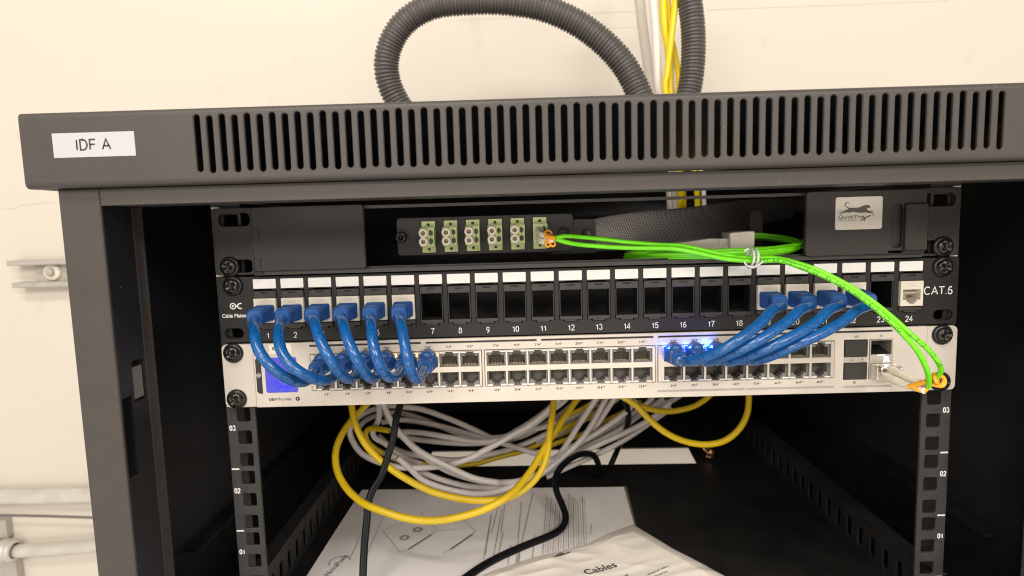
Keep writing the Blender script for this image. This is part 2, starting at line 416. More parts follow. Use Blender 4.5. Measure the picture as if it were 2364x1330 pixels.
    def mesh(s, name, at=(0, 0, 0)):
        me = bpy.data.meshes.new(name)
        me.from_pydata([((p[0] - at[0]) * S, (p[1] - at[1]) * S, (p[2] - at[2]) * S) for p in s.v], [], s.f)
        for mm in s.mats: me.materials.append(mm)
        me.polygons.foreach_set('material_index', s.mi); me.polygons.foreach_set('use_smooth', s.sm)
        if s.uv:
            ul = me.uv_layers.new(name='UVMap')
            for lp in me.loops:
                u = s.uv.get(lp.vertex_index)
                if u: ul.data[lp.index].uv = (u[0], u[1] / 60.0)
        me.update(); me.validate()
        return me

WL = {}                         # world position (mm) of every object's origin
def link(o, at, parent):
    col.objects.link(o)
    WL[o.name] = Vector(at)
    p = Vector(at)
    if parent is not None: o.parent = parent; p = p - WL[parent.name]
    o.location = p * S
    return o
def obj(name, mb, material=None, parent=None, at=None, mesh=None):
    """one mesh object; the mesh is given in world millimetres around `at`"""
    if at is None: at = WL[parent.name] if parent is not None else (0, 0, 0)
    if mesh is None:
        if not mb.mats: mb.mats.append(material)
        mesh = mb.mesh(name, at)
    return link(bpy.data.objects.new(name, mesh), at, parent)
def tag(o, label=None, cat=None, group=None, kind=None):
    if label: o['label'] = label
    if cat: o['category'] = cat
    if group: o['group'] = group
    if kind: o['kind'] = kind
    return o
def thing(name, label, cat, at, group=None):
    return tag(link(bpy.data.objects.new(name, None), at, None), label, cat, group)
def spline(P, step=1.6):
    """Catmull-Rom through P, resampled evenly"""
    P = [Vector(p) for p in P]
    Q = [P[0] * 2 - P[1]] + P + [P[-1] * 2 - P[-2]]
    D = []
    for i in range(1, len(Q) - 2):
        a, b, c, d = Q[i - 1:i + 3]
        for k in range(24):
            t = k / 24; t2 = t * t; t3 = t2 * t
            D.append(0.5 * ((2 * b) + (c - a) * t + (2 * a - 5 * b + 4 * c - d) * t2 + (3 * b - a - 3 * c + d) * t3))
    D.append(P[-1]); out = [D[0]]; acc = 0
    for i in range(1, len(D)):
        seg = (D[i] - D[i - 1]).length; pos = 0
        while acc + seg - pos >= step:
            pos += step - acc; out.append(D[i - 1].lerp(D[i], pos / seg)); acc = 0
        acc += seg - pos
    if (out[-1] - D[-1]).length > step * 0.4: out.append(D[-1])
    return out
def print_along(mb, txt, pts, start, h, r, flip=False, gap=1.15, toward=None):
    """lettering printed on the side of a cable that faces `toward`"""
    d = start
    cum = [0]
    for i in range(1, len(pts)): cum.append(cum[-1] + (pts[i] - pts[i - 1]).length)
    tw = Vector(toward) if toward is not None else CAM
    for ch in txt:
        w = h * 0.8 * gap
        if d + w > cum[-1]: break
        if ch != ' ':
            k = next(i for i in range(1, len(cum)) if cum[i] >= d + w / 2)
            f = (d + w / 2 - cum[k - 1]) / max(1e-6, cum[k] - cum[k - 1])
            c = pts[k - 1].lerp(pts[k], f)
            t = (pts[min(k + 1, len(pts) - 1)] - pts[max(k - 2, 0)]).normalized()
            n = tw - c; n = (n - t * n.dot(t)).normalized()
            b = n.cross(t)
            if flip: t, b = -t, -b
            def T(p, c=c, t=t, b=b, n=n):
                v = p[2] - h / 2
                return c + t * p[0] + (b * math.sin(v / r) + n * math.cos(v / r)) * (r + 0.06)
            mb.text(ch, 0, 0, h, 0, T=T)
        d += w

# ------------------------------------------------------------------ setting
WALL_Y = 530
b = MB(); b.box(-2600, 2600, WALL_Y, WALL_Y + 80, -1600, 1500)
wall = tag(obj('wall', b, M_wall), kind='structure')
M_seam = mat('painted_seam', (0.60, 0.52, 0.42), 0.7)
def seam(pts, w, y=WALL_Y - 0.3):
    P = [PY(*p, y) for p in pts]; mb = MB(); V = []; Fs = []
    for i, p in enumerate(P): V += [p + Vector((0, 0, w * (0.6 + 0.8 * random.random()))), p - Vector((0, 0, w * 0.5))]
    for i in range(len(P) - 1): Fs.append((2 * i + 1, 2 * i + 3, 2 * i + 2, 2 * i))
    mb.add(V, Fs); return obj('crack', mb, M_seam, wall)
seam([(0, 482), (20, 481), (34, 483), (44, 475), (70, 473), (100, 468), (134, 469)], 0.7)
seam([(1632, 23), (1800, 17), (1990, 10), (2190, 2)], 0.5)
seam([(1060, 46), (1200, 40), (1330, 32), (1480, 26)], 0.4)
seam([(1395, 66), (1440, 64), (1480, 62)], 0.4)

# ------------------------------------------------------------------ wall hardware left of the cabinet
t = thing('strut_channel', 'beige slotted strut bracket bolted to the wall behind the cabinet post', 'bracket', (-700, 520, -68))
b = MB(); y0 = 505
zt = -48.5; zb = -90
b.bbox(-812, -500, y0, WALL_Y, zt - 8, zt, 1.2); b.bbox(-808, -500, y0, WALL_Y, zb, zb + 8, 1.2)
obj('rail_lip', b, M_strut, t)
b = MB(); b.box(-782, -500, 521, 525, zb + 8, zt - 8); obj('back_plate', b, M_strut, t)
b = MB(); c = PY(121, 628, 519); b.lathe([(0, -3), (11, -3), (13, -1.5), (13, 3)], c, n=32); w_ = obj('washer', b, M_washw, t)
b = MB(); b.lathe([(0, -8), (5, -8), (6, -6.5), (6, -2.5)], c, n=20); obj('bolt', b, M_strut, t)

def pipe(name, label, pts, r, material, y, cat='conduit'):
    P = [PY(px, py, y) for px, py in pts]
    d = (P[1] - P[0]).normalized(); P[0] = P[0] - d * 200; d = (P[-1] - P[-2]).normalized(); P[-1] = P[-1] + d * 120
    b = MB().use(material); b.tube(spline(P, 6), r, 20)
    return b, P
b, P = pipe('conduit', '', [(-10, 1148), (110, 1146), (205, 1143)], 12.2, M_emt, 515)
tag(obj('steel_conduit', b, M_emt, at=P[0]), 'cream painted straight conduit, the upper of the two on the wall', 'conduit')
t = thing('steel_conduit', 'cream painted bowed conduit with a fitting, lowest on the wall', 'conduit', PY(0, 1270, 505))
b, P = pipe('conduit', '', [(25, 1273), (80, 1270), (150, 1265), (222, 1258)], 10.5, M_emt, 512)
obj('tube', b, M_emt, t)
b = MB(); c = PY(8, 1272, 508)
b.lathe([(11.5, -60), (16, -58), (16.5, -2), (18.5, 0), (18.5, 6), (15, 8), (15, 12), (17.5, 13), (17.5, 17), (12, 19)], c, 'x', 20)
obj('fitting', b, M_emt, t)
b = MB(); b.box(c.x - 45, c.x + 10, 516, 529, c.z - 90, c.z - 10); obj('strap', b, M_strut, t)
b = MB(); c = PY(6, 1220, 520); b.box(c.x - 40, c.x + 8, 518, WALL_Y - .5, c.z - 15, c.z + 15)
tag(obj('wall_strap', b, M_strut, at=c), 'small grey strap on the wall between the two conduits', 'bracket')
P = [PY(px, py, 508) for px, py in [(-60, 1190), (0, 1190), (80, 1191), (150, 1193), (215, 1195), (300, 1196)]]
b = MB(); b.tube(spline(P, 6), 2.0, 10)
tag(obj('wall_cable', b, mat('grey_wall_cable', (0.16, 0.14, 0.13), .5), at=P[0]), 'thin dark grey cable strung between the two wall conduits', 'cable')

# ------------------------------------------------------------------ cabinet
YL = -76.8                      # front of the roof lip
ZF = -300.0                     # cabinet floor
cab = thing('rack_cabinet', 'black wall mounted steel network rack cabinet with slotted top and open front', 'cabinet', (0, 200, ZF))
slots = []
for k in range(64):
    x = -1.236 + (k - 31.5) * 6.5436
    dz = -0.35 if k % 2 else 0.35
    slots.append((x, dz))
b = MB()
HP = 6.5436 / 2
for x, dz in slots:
    b.plate(rr(-HP, 12.5, HP, 45.5, 0), [[(1.62 * math.cos(t), (42.98 if t_ < 9 else 16.92) + dz + 1.62 * math.sin(t)) for t_, t in enumerate([math.pi * k / 8 for k in range(9)] + [math.pi + math.pi * k / 8 for k in range(9)])]],
            YL, YL + 1.6, 0.4, bo=0, T=lambda p, x=x: (p[0] + x, p[1], p[2]))
b.plate(rr(-300, 12.5, slots[0][0] - HP, 45.5, 0), [], YL, YL + 1.6); b.plate(rr(slots[-1][0] + HP, 12.5, 300, 45.5, 0), [], YL, YL + 1.6)
# rounded top bend and lower bend of the lip, then the roof sheet
def bend(mb, x0, x1, prof):
    V = []; Fs = []
    for (y, z) in prof: V += [(x0, y, z), (x1, y, z)]
    for i in range(len(prof) - 1): Fs.append((2 * i, 2 * i + 1, 2 * i + 3, 2 * i + 2))
    mb.add(V, Fs, True)
r_ = 3.0
top = [(YL + r_ - r_ * math.cos(math.radians(a)), 45.5 + r_ * math.sin(math.radians(a))) for a in range(0, 91, 15)] + [(-40, 48.5)]
bend(b, -300, 300, [(YL + .02, 45.5)] + top[1:])
low = [(YL + .02, 12.5)] + [(YL + r_ - r_ * math.cos(math.radians(a)), 12.5 - r_ * math.sin(math.radians(a))) for a in range(15, 91, 15)] + [(-70, 9.45), (-70, 11.5), (-74, 11.5)]
bend(b, -300, 300, [(y, z) for y, z in low])
hx = PY(1552, 208, 345).x
roof_hole = [rr(hx - 75, 285, hx + 80, 410, 12, 4)]
b.plate([(-300, -40), (300, -40), (300, 520), (-300, 520)], roof_hole, 48.5, 47.3, 0, T=lambda p: (p[0], p[2], p[1]))
b.box(-300, -298.6, YL + 1.6, 520, 9.6, 47.5); b.box(298.6, 300, YL + 1.6, 520, 9.6, 47.5)
obj('roof', b, M_cab, cab)
b = MB(); b.plate([(-298, YL + 2.4), (298, YL + 2.4), (298, 518), (-298, 518)], [roof_hole[0]], 47.1, 46.2, 0, T=lambda p: (p[0], p[2], p[1])); obj('dark_roof_sheet', b, M_cabin, cab)  # dark sheet added under the roof so the vent slots look black
# header strip under the lip, the two posts and their return flanges
b = MB(); b.plate(rr(-266, 0, 266, 9.2, 0), [], -70, -66, 0.3); b.box(-266, 266, -66, -40, 0.2, 1.6)
obj('header', b, M_cab, cab)
for s_ in (-1, 1):
    b = MB()
    xa, xb = sorted((s_ * 288.5, s_ * 266.4))
    b.plate(rr(xa, -318, xb, 9.3, 0), [], -70, -68.2, 0.5)
    # return flange with the strike slot and latch opening (outline in (y, z))
    T = (lambda p, s_=s_: (s_ * 266.5 + (p[1] if s_ > 0 else -p[1]), p[0], p[2]))
    fl = MB()
    hy = [rr(-67.5, -153, -58.5, -107, 1), rr(-56.5, -112, -46, -88, 1)] if s_ < 0 else []
    # flange plane
    loops = [rr(-68.2, -318, -44, 0, 0)] + hy
    fl.plate(loops[0], loops[1:], 0, 1.5, 0, T=lambda p, s_=s_: (s_ * (266.5 + p[1]), p[0], p[2]))
    # inner step and the thin bright edge behind it
    b.box(s_ * 266.5, s_ * 271.5, -44, -42.5, -318, 0)
    b.box(s_ * 270, s_ * 271.5, -42.5, -30, -318, 0)
    b.box(s_ * 269.2, s_ * 270.2, -30.6, -29.4, -318, 1)
    o = obj('post', b, M_cab, cab)
    obj('return_flange', fl, M_cabin, o)
    if s_ < 0:
        b = MB(); b.box(-268.6, -267.0, -56, -47, -110.5, -92); obj('latch_tongue', b, mat('latch_grey', (0.14, 0.125, 0.11), .45), o)
# sides, floor with its cable slot, back
for s_ in (-1, 1):
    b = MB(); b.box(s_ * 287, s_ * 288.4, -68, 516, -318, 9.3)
    b.box(s_ * 276, s_ * 287, 10, 516, -242, -240.6)          # pressed stiffener line
    obj('side_panel', b, M_cabin, cab)
b = MB(); b.plate([(-286.8, -60), (286.8, -60), (286.8, 514), (-286.8, 514)], [[(-158, 299), (158.5, 291), (163, 343), (-160, 350)]], ZF, ZF - 1.5,
                  0, T=lambda p: (p[0], p[2], p[1]))
b.box(-286.8, 286.8, -68, -60.2, ZF - 14, ZF + 2)
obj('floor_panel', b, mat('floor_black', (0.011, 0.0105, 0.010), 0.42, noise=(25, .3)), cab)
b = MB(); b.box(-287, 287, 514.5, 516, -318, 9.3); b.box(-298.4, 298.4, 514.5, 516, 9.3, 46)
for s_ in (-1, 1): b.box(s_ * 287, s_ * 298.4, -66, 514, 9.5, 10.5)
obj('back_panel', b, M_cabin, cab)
# depth brackets along the floor with a row of slots
for s_ in (-1, 1):
    b = MB()
    holes = [rr(y, -293, y + 7.5, -277, 0.8, 1) for y in [20 + 17.5 * k for k in range(25)]]
    b.plate(rr(8, -299.8, 470, -268, 0), holes, 0, 1.4, 0.15, T=lambda p, s_=s_: (s_ * (238 + p[1]), p[0], p[2]))
    b.box(s_ * 238, s_ * 250, 8, 470, -268.2, -267)
    obj('slotted_bracket', b, mat('bracket_black', (0.018, 0.017, 0.017), .5, noise=(60, .3)), cab)
# mounting rails with square holes
U = 44.45
for s_ in (-1, 1):
    b = MB(); holes = []
    for u in range(3, 7):
        for dz in (6.35, 22.225, 38.1):
            z = -u * U - dz
            if z < -312: continue
            holes.append(rr(s_ * 233.2 - 4.7, z - 4.7, s_ * 233.2 + 4.7, z + 4.7, 1.2, 2))
    for u in range(0, 3):
        holes.append(rr(s_ * 231.8 - 4.7, -u * U - 4.5, s_ * 231.8 + 4.7, -u * U - 13.5, .8, 2))
        holes.append(rr(s_ * 231.8 - 4.7, -u * U - 33, s_ * 231.8 + 4.7, -u * U - 42, .8, 2))
    xa, xb = sorted((s_ * 244.5, s_ * 225.0))
    b.plate(rr(xa, -316, xb, 9, 0), holes, 4, 6, 0.3)
    b.box(s_ * 242.8, s_ * 244.5, 6, 26, -316, 9)
    rail = obj('mounting_rail', b, M_rail, cab)
    b = MB()
    for u in range(0, 7):
        z = -u * U
        xa = s_ * 241.3
        b.flat(rr(xa - 2.6, z - .55, xa + 2.6, z + .55, 0), 3.88)
    for n in range(1, 4):
        z = -(6 - n) * U - 15.2
        b.strokes('0%d' % n, s_ * 241.2, z - 2.2 + (0.6 if s_ > 0 else 0), 3.9, 3.88, w=.19, sx=0.82)
    obj('printed_numbers', b, M_wprint, rail)
# label sticker on the lip
b = MB(); b.plate(rr(-283.2, 25.0, -240.2, 37.5, .2, 2), [], YL - .22, YL - .02, .05)
st = obj('label_sticker', b, mat('white_sticker', (0.49, 0.49, 0.50), .55), cab)
b = MB(); b.strokes('IDF A', -262.0, 28.3, 6.0, YL - .28, w=.14, sx=1.0, gap=.14); obj('lettering', b, M_dprint, st)

# ------------------------------------------------------------------ screws
def screw_mesh():
    b = MB().use(M_washer)
    b.lathe([(6.6, 0), (6.6, -0.9), (5.6, -1.9), (4.6, -2.0)], (0, 0, 0), n=30)
    b.use(M_screw)
    nr, na = 12, 48; R_ = 5.2; V = []; Fs = []
    for i in range(nr + 1):
        r = R_ * i / nr
        for k in range(na):
            a = 2 * math.pi * k / na; x, z = r * math.cos(a), r * math.sin(a)
            y = -1.6 - 3.2 * math.sqrt(max(0, 1 - (r / (R_ * 1.02)) ** 2)) ** 0.8
            q = min(abs(x), abs(z)); mxx = max(abs(x), abs(z))
            if q < 0.75 and mxx < 3.0: y += 2.0 * (1 - (mxx / 3.2) ** 3)
            elif q < 1.1 and mxx < 3.1: y += 0.7
            V.append((x, y, z))
    for i in range(nr):
        for k in range(na):
            j = (k + 1) % na; Fs.append((i * na + k, i * na + j, (i + 1) * na + j, (i + 1) * na + k))
    b.add(V, Fs, True); b.lathe([(R_, -1.8), (R_, -.4)], (0, 0, 0), n=30)
    return b.mesh('mounting_screw')
SCREW = screw_mesh()
def screw(parent, x, z, y=-2.0, a=0.0):
    o = obj('mounting_screw', None, None, parent, (x, y, z), SCREW)
    o.rotation_euler = (0, a, 0); return o

# ------------------------------------------------------------------ fibre enclosure
fe = thing('fiber_enclosure', 'black rack fibre tray with green adapters between a left cover and a stickered right door', 'fiber panel', (0, 60, -43))
for s_ in (-1, 1):
    b = MB()
    xo = s_ * 240.2; xi = s_ * 214.5; xs = s_ * 237.0; xe = s_ * 216.5
    hs = []
    for (za, zb_) in ((-3.8, -12.2), (-34.0, -42.4)):
        h = rr(min(xs, xe), zb_, max(xs, xe), za, 3.2, 4); hs.append(h)
    b.plate(rr(min(xo, xi), -43.9, max(xo, xi), -0.4, .6, 2), hs, -2.2, 0.2, .3)
    obj('ear', b, M_encl, fe)
b = MB()
b.box(-213.5, 213.5, -6, 170, -44.0, -43.0)
obj('tray_floor', b, M_gloss, fe)
b = MB(); b.box(-213.5, 213.5, -7.5, -6, -44.1, -41.6); b.box(-213.5, 213.5, -4, -3, -43, -40.4)
b.box(-213.5, 213.5, -1.5, -.3, -3.2, -1.2)
b.box(-213.5, 213.5, 168, 169.5, -43, -10); 
for s_ in (-1, 1): b.box(s_ * 213.5, s_ * 212.2, -1, 168, -43, -3)
obj('frame', b, M_plas, fe)
b = MB(); b.plate(rr(-212.6, -41.6, -140.6, -0.6, 2.2, 4), [], -9.5, -6.5, .5)
ld = obj('cover', b, M_encl, fe)
b = MB()
for z in (-18.5, -38.5):
    b.plate(rr(-212.4, z - 5.5, -208, z + 5.5, .4, 2), [rr(-212.2, z - 4.9, -208.6, z + 4.9, .3, 2)], -9.9, -9.4, 0)
b.box(-214, -211.5, -8.5, -6, -42, -12); obj('hinge', b, M_dark, ld)
b = MB(); b.plate(rr(138.6, -41.8, 214.0, -1.0, 2.2, 4), [rr(192.5, -37.5, 199.5, -10.0, 2.5, 3), rr(191, -41.0, 200, -39.6, .3, 2)], -9.5, -6.5, .5)
rd = obj('door', b, M_encl, fe)
b = MB(); b.plate(rr(199.6, -39.5, 213.6, -10.2, .8, 2), [], -12.2, -9.4, .6); b.plate(rr(191, -38.5, 201, -9, 1), [], -6.4, -4, 0); obj('latch', b, M_encl, rd)
# door sticker with the leaping cat
b = MB().use(M_label); b.plate(rr(156.6, -25.4, 186.0, -4.9, 1.4, 4), [], -10.1, -9.52, .25)
stk = obj('door_sticker', b, mat('cream_sticker', (0.66, 0.60, 0.52), .35), rd)
stk.data.materials.clear(); stk.data.materials.append(MATS['cream_sticker'])
def cat_pts(L):  # sticker zoom pixels -> mm on the door
    return [(PY(1880 + x / 6.567, 430 + y / 6.567, -10.2).x, PY(1880 + x / 6.567, 430 + y / 6.567, -10.2).z) for x, y in L]
b = MB()
body = [(505, 325), (600, 328), (680, 322), (730, 300), (765, 288), (800, 282), (835, 288), (850, 310), (838, 332), (815, 328), (795, 340), (800, 362), (835, 372), (885, 370), (888, 382), (840, 388), (815, 384),
        (870, 396), (905, 402), (900, 415), (850, 410), (790, 398), (720, 402), (650, 400), (590, 388), (540, 402), (490, 398), (440, 408), (385, 430), (378, 420), (430, 390), (465, 378), (370, 385), (368, 374), (440, 372), (500, 355), (518, 340)]
b.flat(cat_pts(body), -10.2)
tail = [(505, 330), (478, 312), (460, 288), (462, 262), (485, 245), (515, 246), (533, 262), (530, 272), (522, 264), (508, 256), (488, 257), (474, 270), (474, 288), (490, 306), (520, 322)]
b.flat(cat_pts(tail), -10.2)
q0 = cat_pts([(352, 496)])[0]; q1 = cat_pts([(725, 496)])[0]
b.text('QuickTre', q0[0], q0[1], 2.15, -10.2, 'LEFT', shear=0.2, fit=q1[0] - q0[0], bold=0.015)
b.flat(cat_pts([(735, 455), (752, 452), (766, 495), (768, 552), (752, 505)]), -10.2)
b.flat(cat_pts([(865, 436), (860, 446), (790, 480), (740, 512), (672, 540), (735, 495), (790, 462), (830, 442)]), -10.2)
b.flat(cat_pts([(886, 446), (894, 436), (902, 446), (894, 454)]), -10.2)
q0 = cat_pts([(355, 530)])[0]; q1 = cat_pts([(650, 530)])[0]; b.text('A DIV OF LANSHACK', q0[0], q0[1], 0.62, -10.2, 'LEFT', fit=q1[0] - q0[0])
obj('emblem', b, mat('sticker_print', (0.10, 0.085, 0.075), .6), stk)
# adapter plates
b = MB(); b.plate(rr(-124.6, -35.2, -5.8, -9.7, 2.6, 4), [circ(-12.2, -22.5, 3.2, 20)], 14, 15.6, .3)
b.box(-118, -12, 15.7, 28, -35.0, -34)
ap = obj('adapter_plate', b, M_plate, fe)
b = MB(); b.plate([(-20, -37.2), (9.6, -37.0), (9.6, -16.5), (6.8, -13.8), (-20, -13.8)], [circ(3.4, -24.0, 3.3, 20)], 17, 18.5, .3)
obj('rear_plate', b, M_plate, fe)
b = MB(); b.lathe([(3.6, 0), (3.6, -5.5), (3.0, -6.2), (1.9, -6.2), (1.6, -4.8), (0, -4.6)], (-123.2 + 2.0, 14, -22.6), n=20); obj('thumb_screw', b, M_screw, ap)
b = MB(); b.plate(circ(-12.2, -22.5, 4.0, 24), [circ(-12.2, -22.5, 3.3, 24)], 13.0, 14.0, .2); obj('rivet_ring', b, M_screw, ap)
AX = [-103.0 + 14.95 * k for k in range(6)]
def adapter_mesh(open_=True):
    b = MB().use(M_adapt)
    b.plate(rr(-4.5, -10.5, 4.5, 10.5, .4, 2), [circ(0, 8.2, 1.0, 12), circ(0, -8.2, 1.0, 12)], -0.9, 0.4, .1)
    b.plate(rr(-4.75, -6.2, 4.75, 6.2, .4, 2), [], -8.5, -0.8, .25)
    b.use(M_adaptd)
    for z in (2.75, -2.75):
        b.flat([(1.4, z - 1.4), (2.0, z - 1.4), (2.0, z - 2.1), (3.0, z - 2.1), (3.0, z - 1.3), (3.9, z - 1.3), (3.9, z + 1.3), (3.0, z + 1.3), (3.0, z + 2.1), (2.0, z + 2.1), (2.0, z + 1.4), (1.4, z + 1.4)], -8.56)
        b.flat(circ(0, 8.2 if z > 0 else -8.2, 1.0, 12), 0.3)
    return b.mesh('fiber_adapter')
AM = adapter_mesh()
bcap = MB().use(M_cap); bcap.lathe([(2.95, 0), (2.95, -4.6), (2.55, -5.0), (1.5, -5.0), (1.45, -4.7)], (0, 0, 0), n=24)
bcap.use(M_capin); bcap.lathe([(1.45, -4.7), (1.3, -2.0), (0, -2.0)], (0, 0, 0), n=24)
CAPM = bcap.mesh('dust_cap')
for k, x in enumerate(AX):
    a_ = obj('fiber_adapter', None, None, fe, (x, 13.6, -22.9 + k * 0.12), AM)
    if k < 5:
        for z in (2.85, -2.85): obj('dust_cap', None, None, a_, (x - 1.9, 13.6 - 8.4, -22.9 + k * .12 + z), CAPM)
screw(fe, -231.4, -38.3, -2.2, .3); screw(fe, 229.6, -38.0, -2.2, .8)

# ------------------------------------------------------------------ patch panel
pp = thing('patch_bay', 'black 24 port keystone patch panel, white label strips above the ports', 'patch panel', (0, 0, -88.9))
XP = [-209.8 + 18.26 * k - (0.8 * math.sin(math.pi * k / 23)) for k in range(24)]
b = MB(); holes = []
for x in XP:
    holes.append([(x - 7.5, -54.3), (x - 7.5, -79.1), (x - 5.2, -79.1), (x - 4.3, -80.2), (x + 4.3, -80.2), (x + 5.2, -79.1), (x + 7.5, -79.1), (x + 7.5, -54.3), (x + 5, -54.3), (x + 4, -53.9), (x - 4, -53.9), (x - 5, -54.3)])
for s_ in (-1, 1):
    holes.append(rr(s_ * 232.3 - 6.3, -79.2, s_ * 232.3 + 6.3, -86.0, 3.3, 5))
    holes.append(rr(s_ * 232.3 - 4.5, -48, s_ * 232.3 + 4.5, -54, 2.9, 5))
b.use(M_panel); b.plate(rr(-241.0, -88.6, 241.1, -45.2, .5, 2), holes, -2, 0, .25)
b.use(M_panel); b.box(-215, 215, 0.2, 60, -46.4, -45.4); b.use(M_cabin); b.box(-215, 215, 42, 44, -88, -46.5)  # second box: dark bar added behind the ports, stands in for shade
obj('faceplate', b, M_panel, pp)
def frame_mesh(jack):
    b = MB().use(M_plas)
    b.plate(rr(-7.3, -5.1, 7.3, -0.5, .3, 2), [rr(-2.3, -2.2, 2.3, -1.3, 0)], -3.0, 8, .2)          # top block (z relative to -54.3)
    b.flat(rr(-2.4, -2.3, 2.4, -1.2), -2.0)
    b.mi[-2:] = [0, 0]
    b.use(M_dark); b.box(-7.3, -6.7, -1.8, 9, -24.6, -5.1); b.box(6.7, 7.3, -1.8, 9, -24.6, -5.1); b.use(M_plas)
    b.plate(rr(-7.3, -24.7, 7.3, -22.3, .3, 2), [], -3.0, 9, .2)
    b.plate(rr(-4, -25.7, 4, -24.7, .2, 2), [], -2.6, 4, 0)
    b.use(M_dark); b.box(-7.2, 7.2, 8, 9, -5.1, -0.6)
    b.box(-2.2, 2.2, -2.2, -2.0, -2.2, -1.3)
    return b.mesh('port_frame')
FM = frame_mesh(False)
def jack_mesh():
    b = MB().use(M_keystone)
    z1, z0 = -59.6 + 67.75, -75.9 + 67.75
    op = [(-5.6, 2.6), (-5.6, -4.0), (-3.2, -4.0), (-3.2, -5.4), (-1.7, -5.4), (-1.7, -6.6), (1.7, -6.6), (1.7, -5.4), (3.2, -5.4), (3.2, -4.0), (5.6, -4.0), (5.6, 2.6)]
    b.plate(rr(-7.3, z0, 7.3, z1, .3, 2), [op], -4.2, 7, .25)
    b.plate(rr(-4.9, 4.3, 4.9, 7.0, .3, 2), [rr(-4.6, 4.6, 4.6, 6.7, .2, 2)], -4.4, -4.1, .05)
    b.use(M_keyin); b.box(-5.6, 5.6, 6, 7, -6.7, 2.7)
    b.use(mat('emboss_shade', (0.58, 0.52, 0.43), .4)); b.text('CAT.6', 0, 4.95, 1.4, -4.28)  # relief shade painted as flat, darker letters
    b.use(M_keystone)
    b.add([(-5.4, 5.5, 2.5), (5.4, 5.5, 2.5), (5.4, -1.5, -0.2), (-5.4, -1.5, -0.2)], [(0, 1, 2, 3), (3, 2, 1, 0)])
    b.use(M_keyin)
    b.add([(-5.5, -3.2, -1.0), (-1.4, 0, -1.6), (-1.4, 0, -3.4), (-5.5, -3.2, -3.0)], [(0, 1, 2, 3), (3, 2, 1, 0)])
    b.use(M_nickel)
    for k in range(8): b.box(-3.6 + k * 1.02 - .2, -3.6 + k * 1.02 + .2, -1.0, 5.0, -.9, -.5)
    return b.mesh('keystone_jack')
JM = jack_mesh()
strip = MB().use(M_label); strip.plate(rr(-7.5, -3.15, 7.5, 3.15, .5, 3), [], -.35, 0, .12); STRIP = strip.mesh('label_strip')
DATA = set(range(0, 6)) | {18, 19, 20, 21, 23}
for k, x in enumerate(XP):
    obj('label_strip', None, None, pp, (x, -2.02, -50.1), STRIP)
    obj('port_frame', None, None, pp, (x, 0, -54.3), FM)
    if k in DATA: obj('keystone_jack', None, None, pp, (x, 0, -67.75), JM)
b = MB()
for k, x in enumerate(XP): b.strokes(str(k + 1), x, -86.4, 3.95, -2.12, w=.125, gap=.1)
b.strokes('CAT.6', 219.2, -69.2, 5.5, -2.12, 'LEFT', w=.125, sx=1.0)
b.text('Cable Matters', -230.4, -71.8, 2.5, -2.12, bold=0.07, fit=17.6)
b.plate(circ(-231.6, -64.3, 2.15, 24), [circ(-231.6, -64.3, 1.45, 24)], -2.14, -2.05)
b.plate(circ(-231.6, -64.3, .75, 16), [], -2.14, -2.05)
arc = [(-226.6 + 2.3 * math.cos(math.radians(a)), -64.3 + 2.1 * math.sin(math.radians(a))) for a in range(60, 301, 15)] + [(-226.9 + 1.2 * math.cos(math.radians(a)), -64.3 + 1.2 * math.sin(math.radians(a))) for a in range(290, 69, -20)]
b.flat(arc, -2.13); b.flat(rr(-229.8, -64.8, -228.2, -63.8), -2.125)
obj('printed_numbers', b, M_wprint, pp)
screw(pp, -230.5, -50.9, -2.0, 1.0); screw(pp, 230.3, -51.2, -2.0, .5)

# ------------------------------------------------------------------ switch
sw = thing('network_switch', 'silver 48 port rack switch with small lit blue screen on its left', 'switch', (0, 0, -132.7))
YS = -3.0
BLK = [(-182.6, -69.0, -173.4), (-67.4, 45.2, -59.65), (46.6, 162.1, 57.0)]
PITCH = 13.78
Zt, Zb = -97.6, -122.4
b = MB(); holes = [rr(x0, Zb, x1, Zt, 0) for x0, x1, _ in BLK]
holes = [rr(BLK[0][0], Zb, BLK[0][1], Zt), rr(BLK[1][0], Zb, BLK[1][1], Zt), rr(BLK[2][0], Zb, BLK[2][1], Zt)]
bars = [(-182.8, -108.8), (-105.8, -32.6), (-29.7, 43.9), (47.0, 120.6), (123.6, 199.6)]
holes += [rr(a, -92.65, c_, -91.45, .59, 4) for a, c_ in bars]
holes += [rr(168.3, -108.6, 183.5, -97.4), rr(168.3, -123.8, 183.4, -112.6), rr(184.7, -123.8, 199.8, -97.4)]
b.plate(rr(-220.3, -132.8, 222.0, -89.5, .4, 2), holes, YS, -1.0, .3)
obj('faceplate', b, M_alu, sw)
b = MB(); b.box(-219.5, 221.5, 1.2, 250, -132.4, -130.9); b.box(-219.5, 221.5, 1.2, 250, -90.8, -89.9); b.box(-219.5, 221.5, 20, 21, -131, -91)
b.box(-219.5, -218, 1, 250, -131, -91); b.box(220, 221.5, 1, 250, -131, -91); b.box(-219.5, 221.5, 248, 250, -131, -91)
obj('chassis', b, M_alu, sw)
b = MB()
for a, c_ in bars: b.box(a - .2, c_ + .2, -1.6, -.9, -92.9, -91.2)
obj('black_groove', b, M_dark, sw)
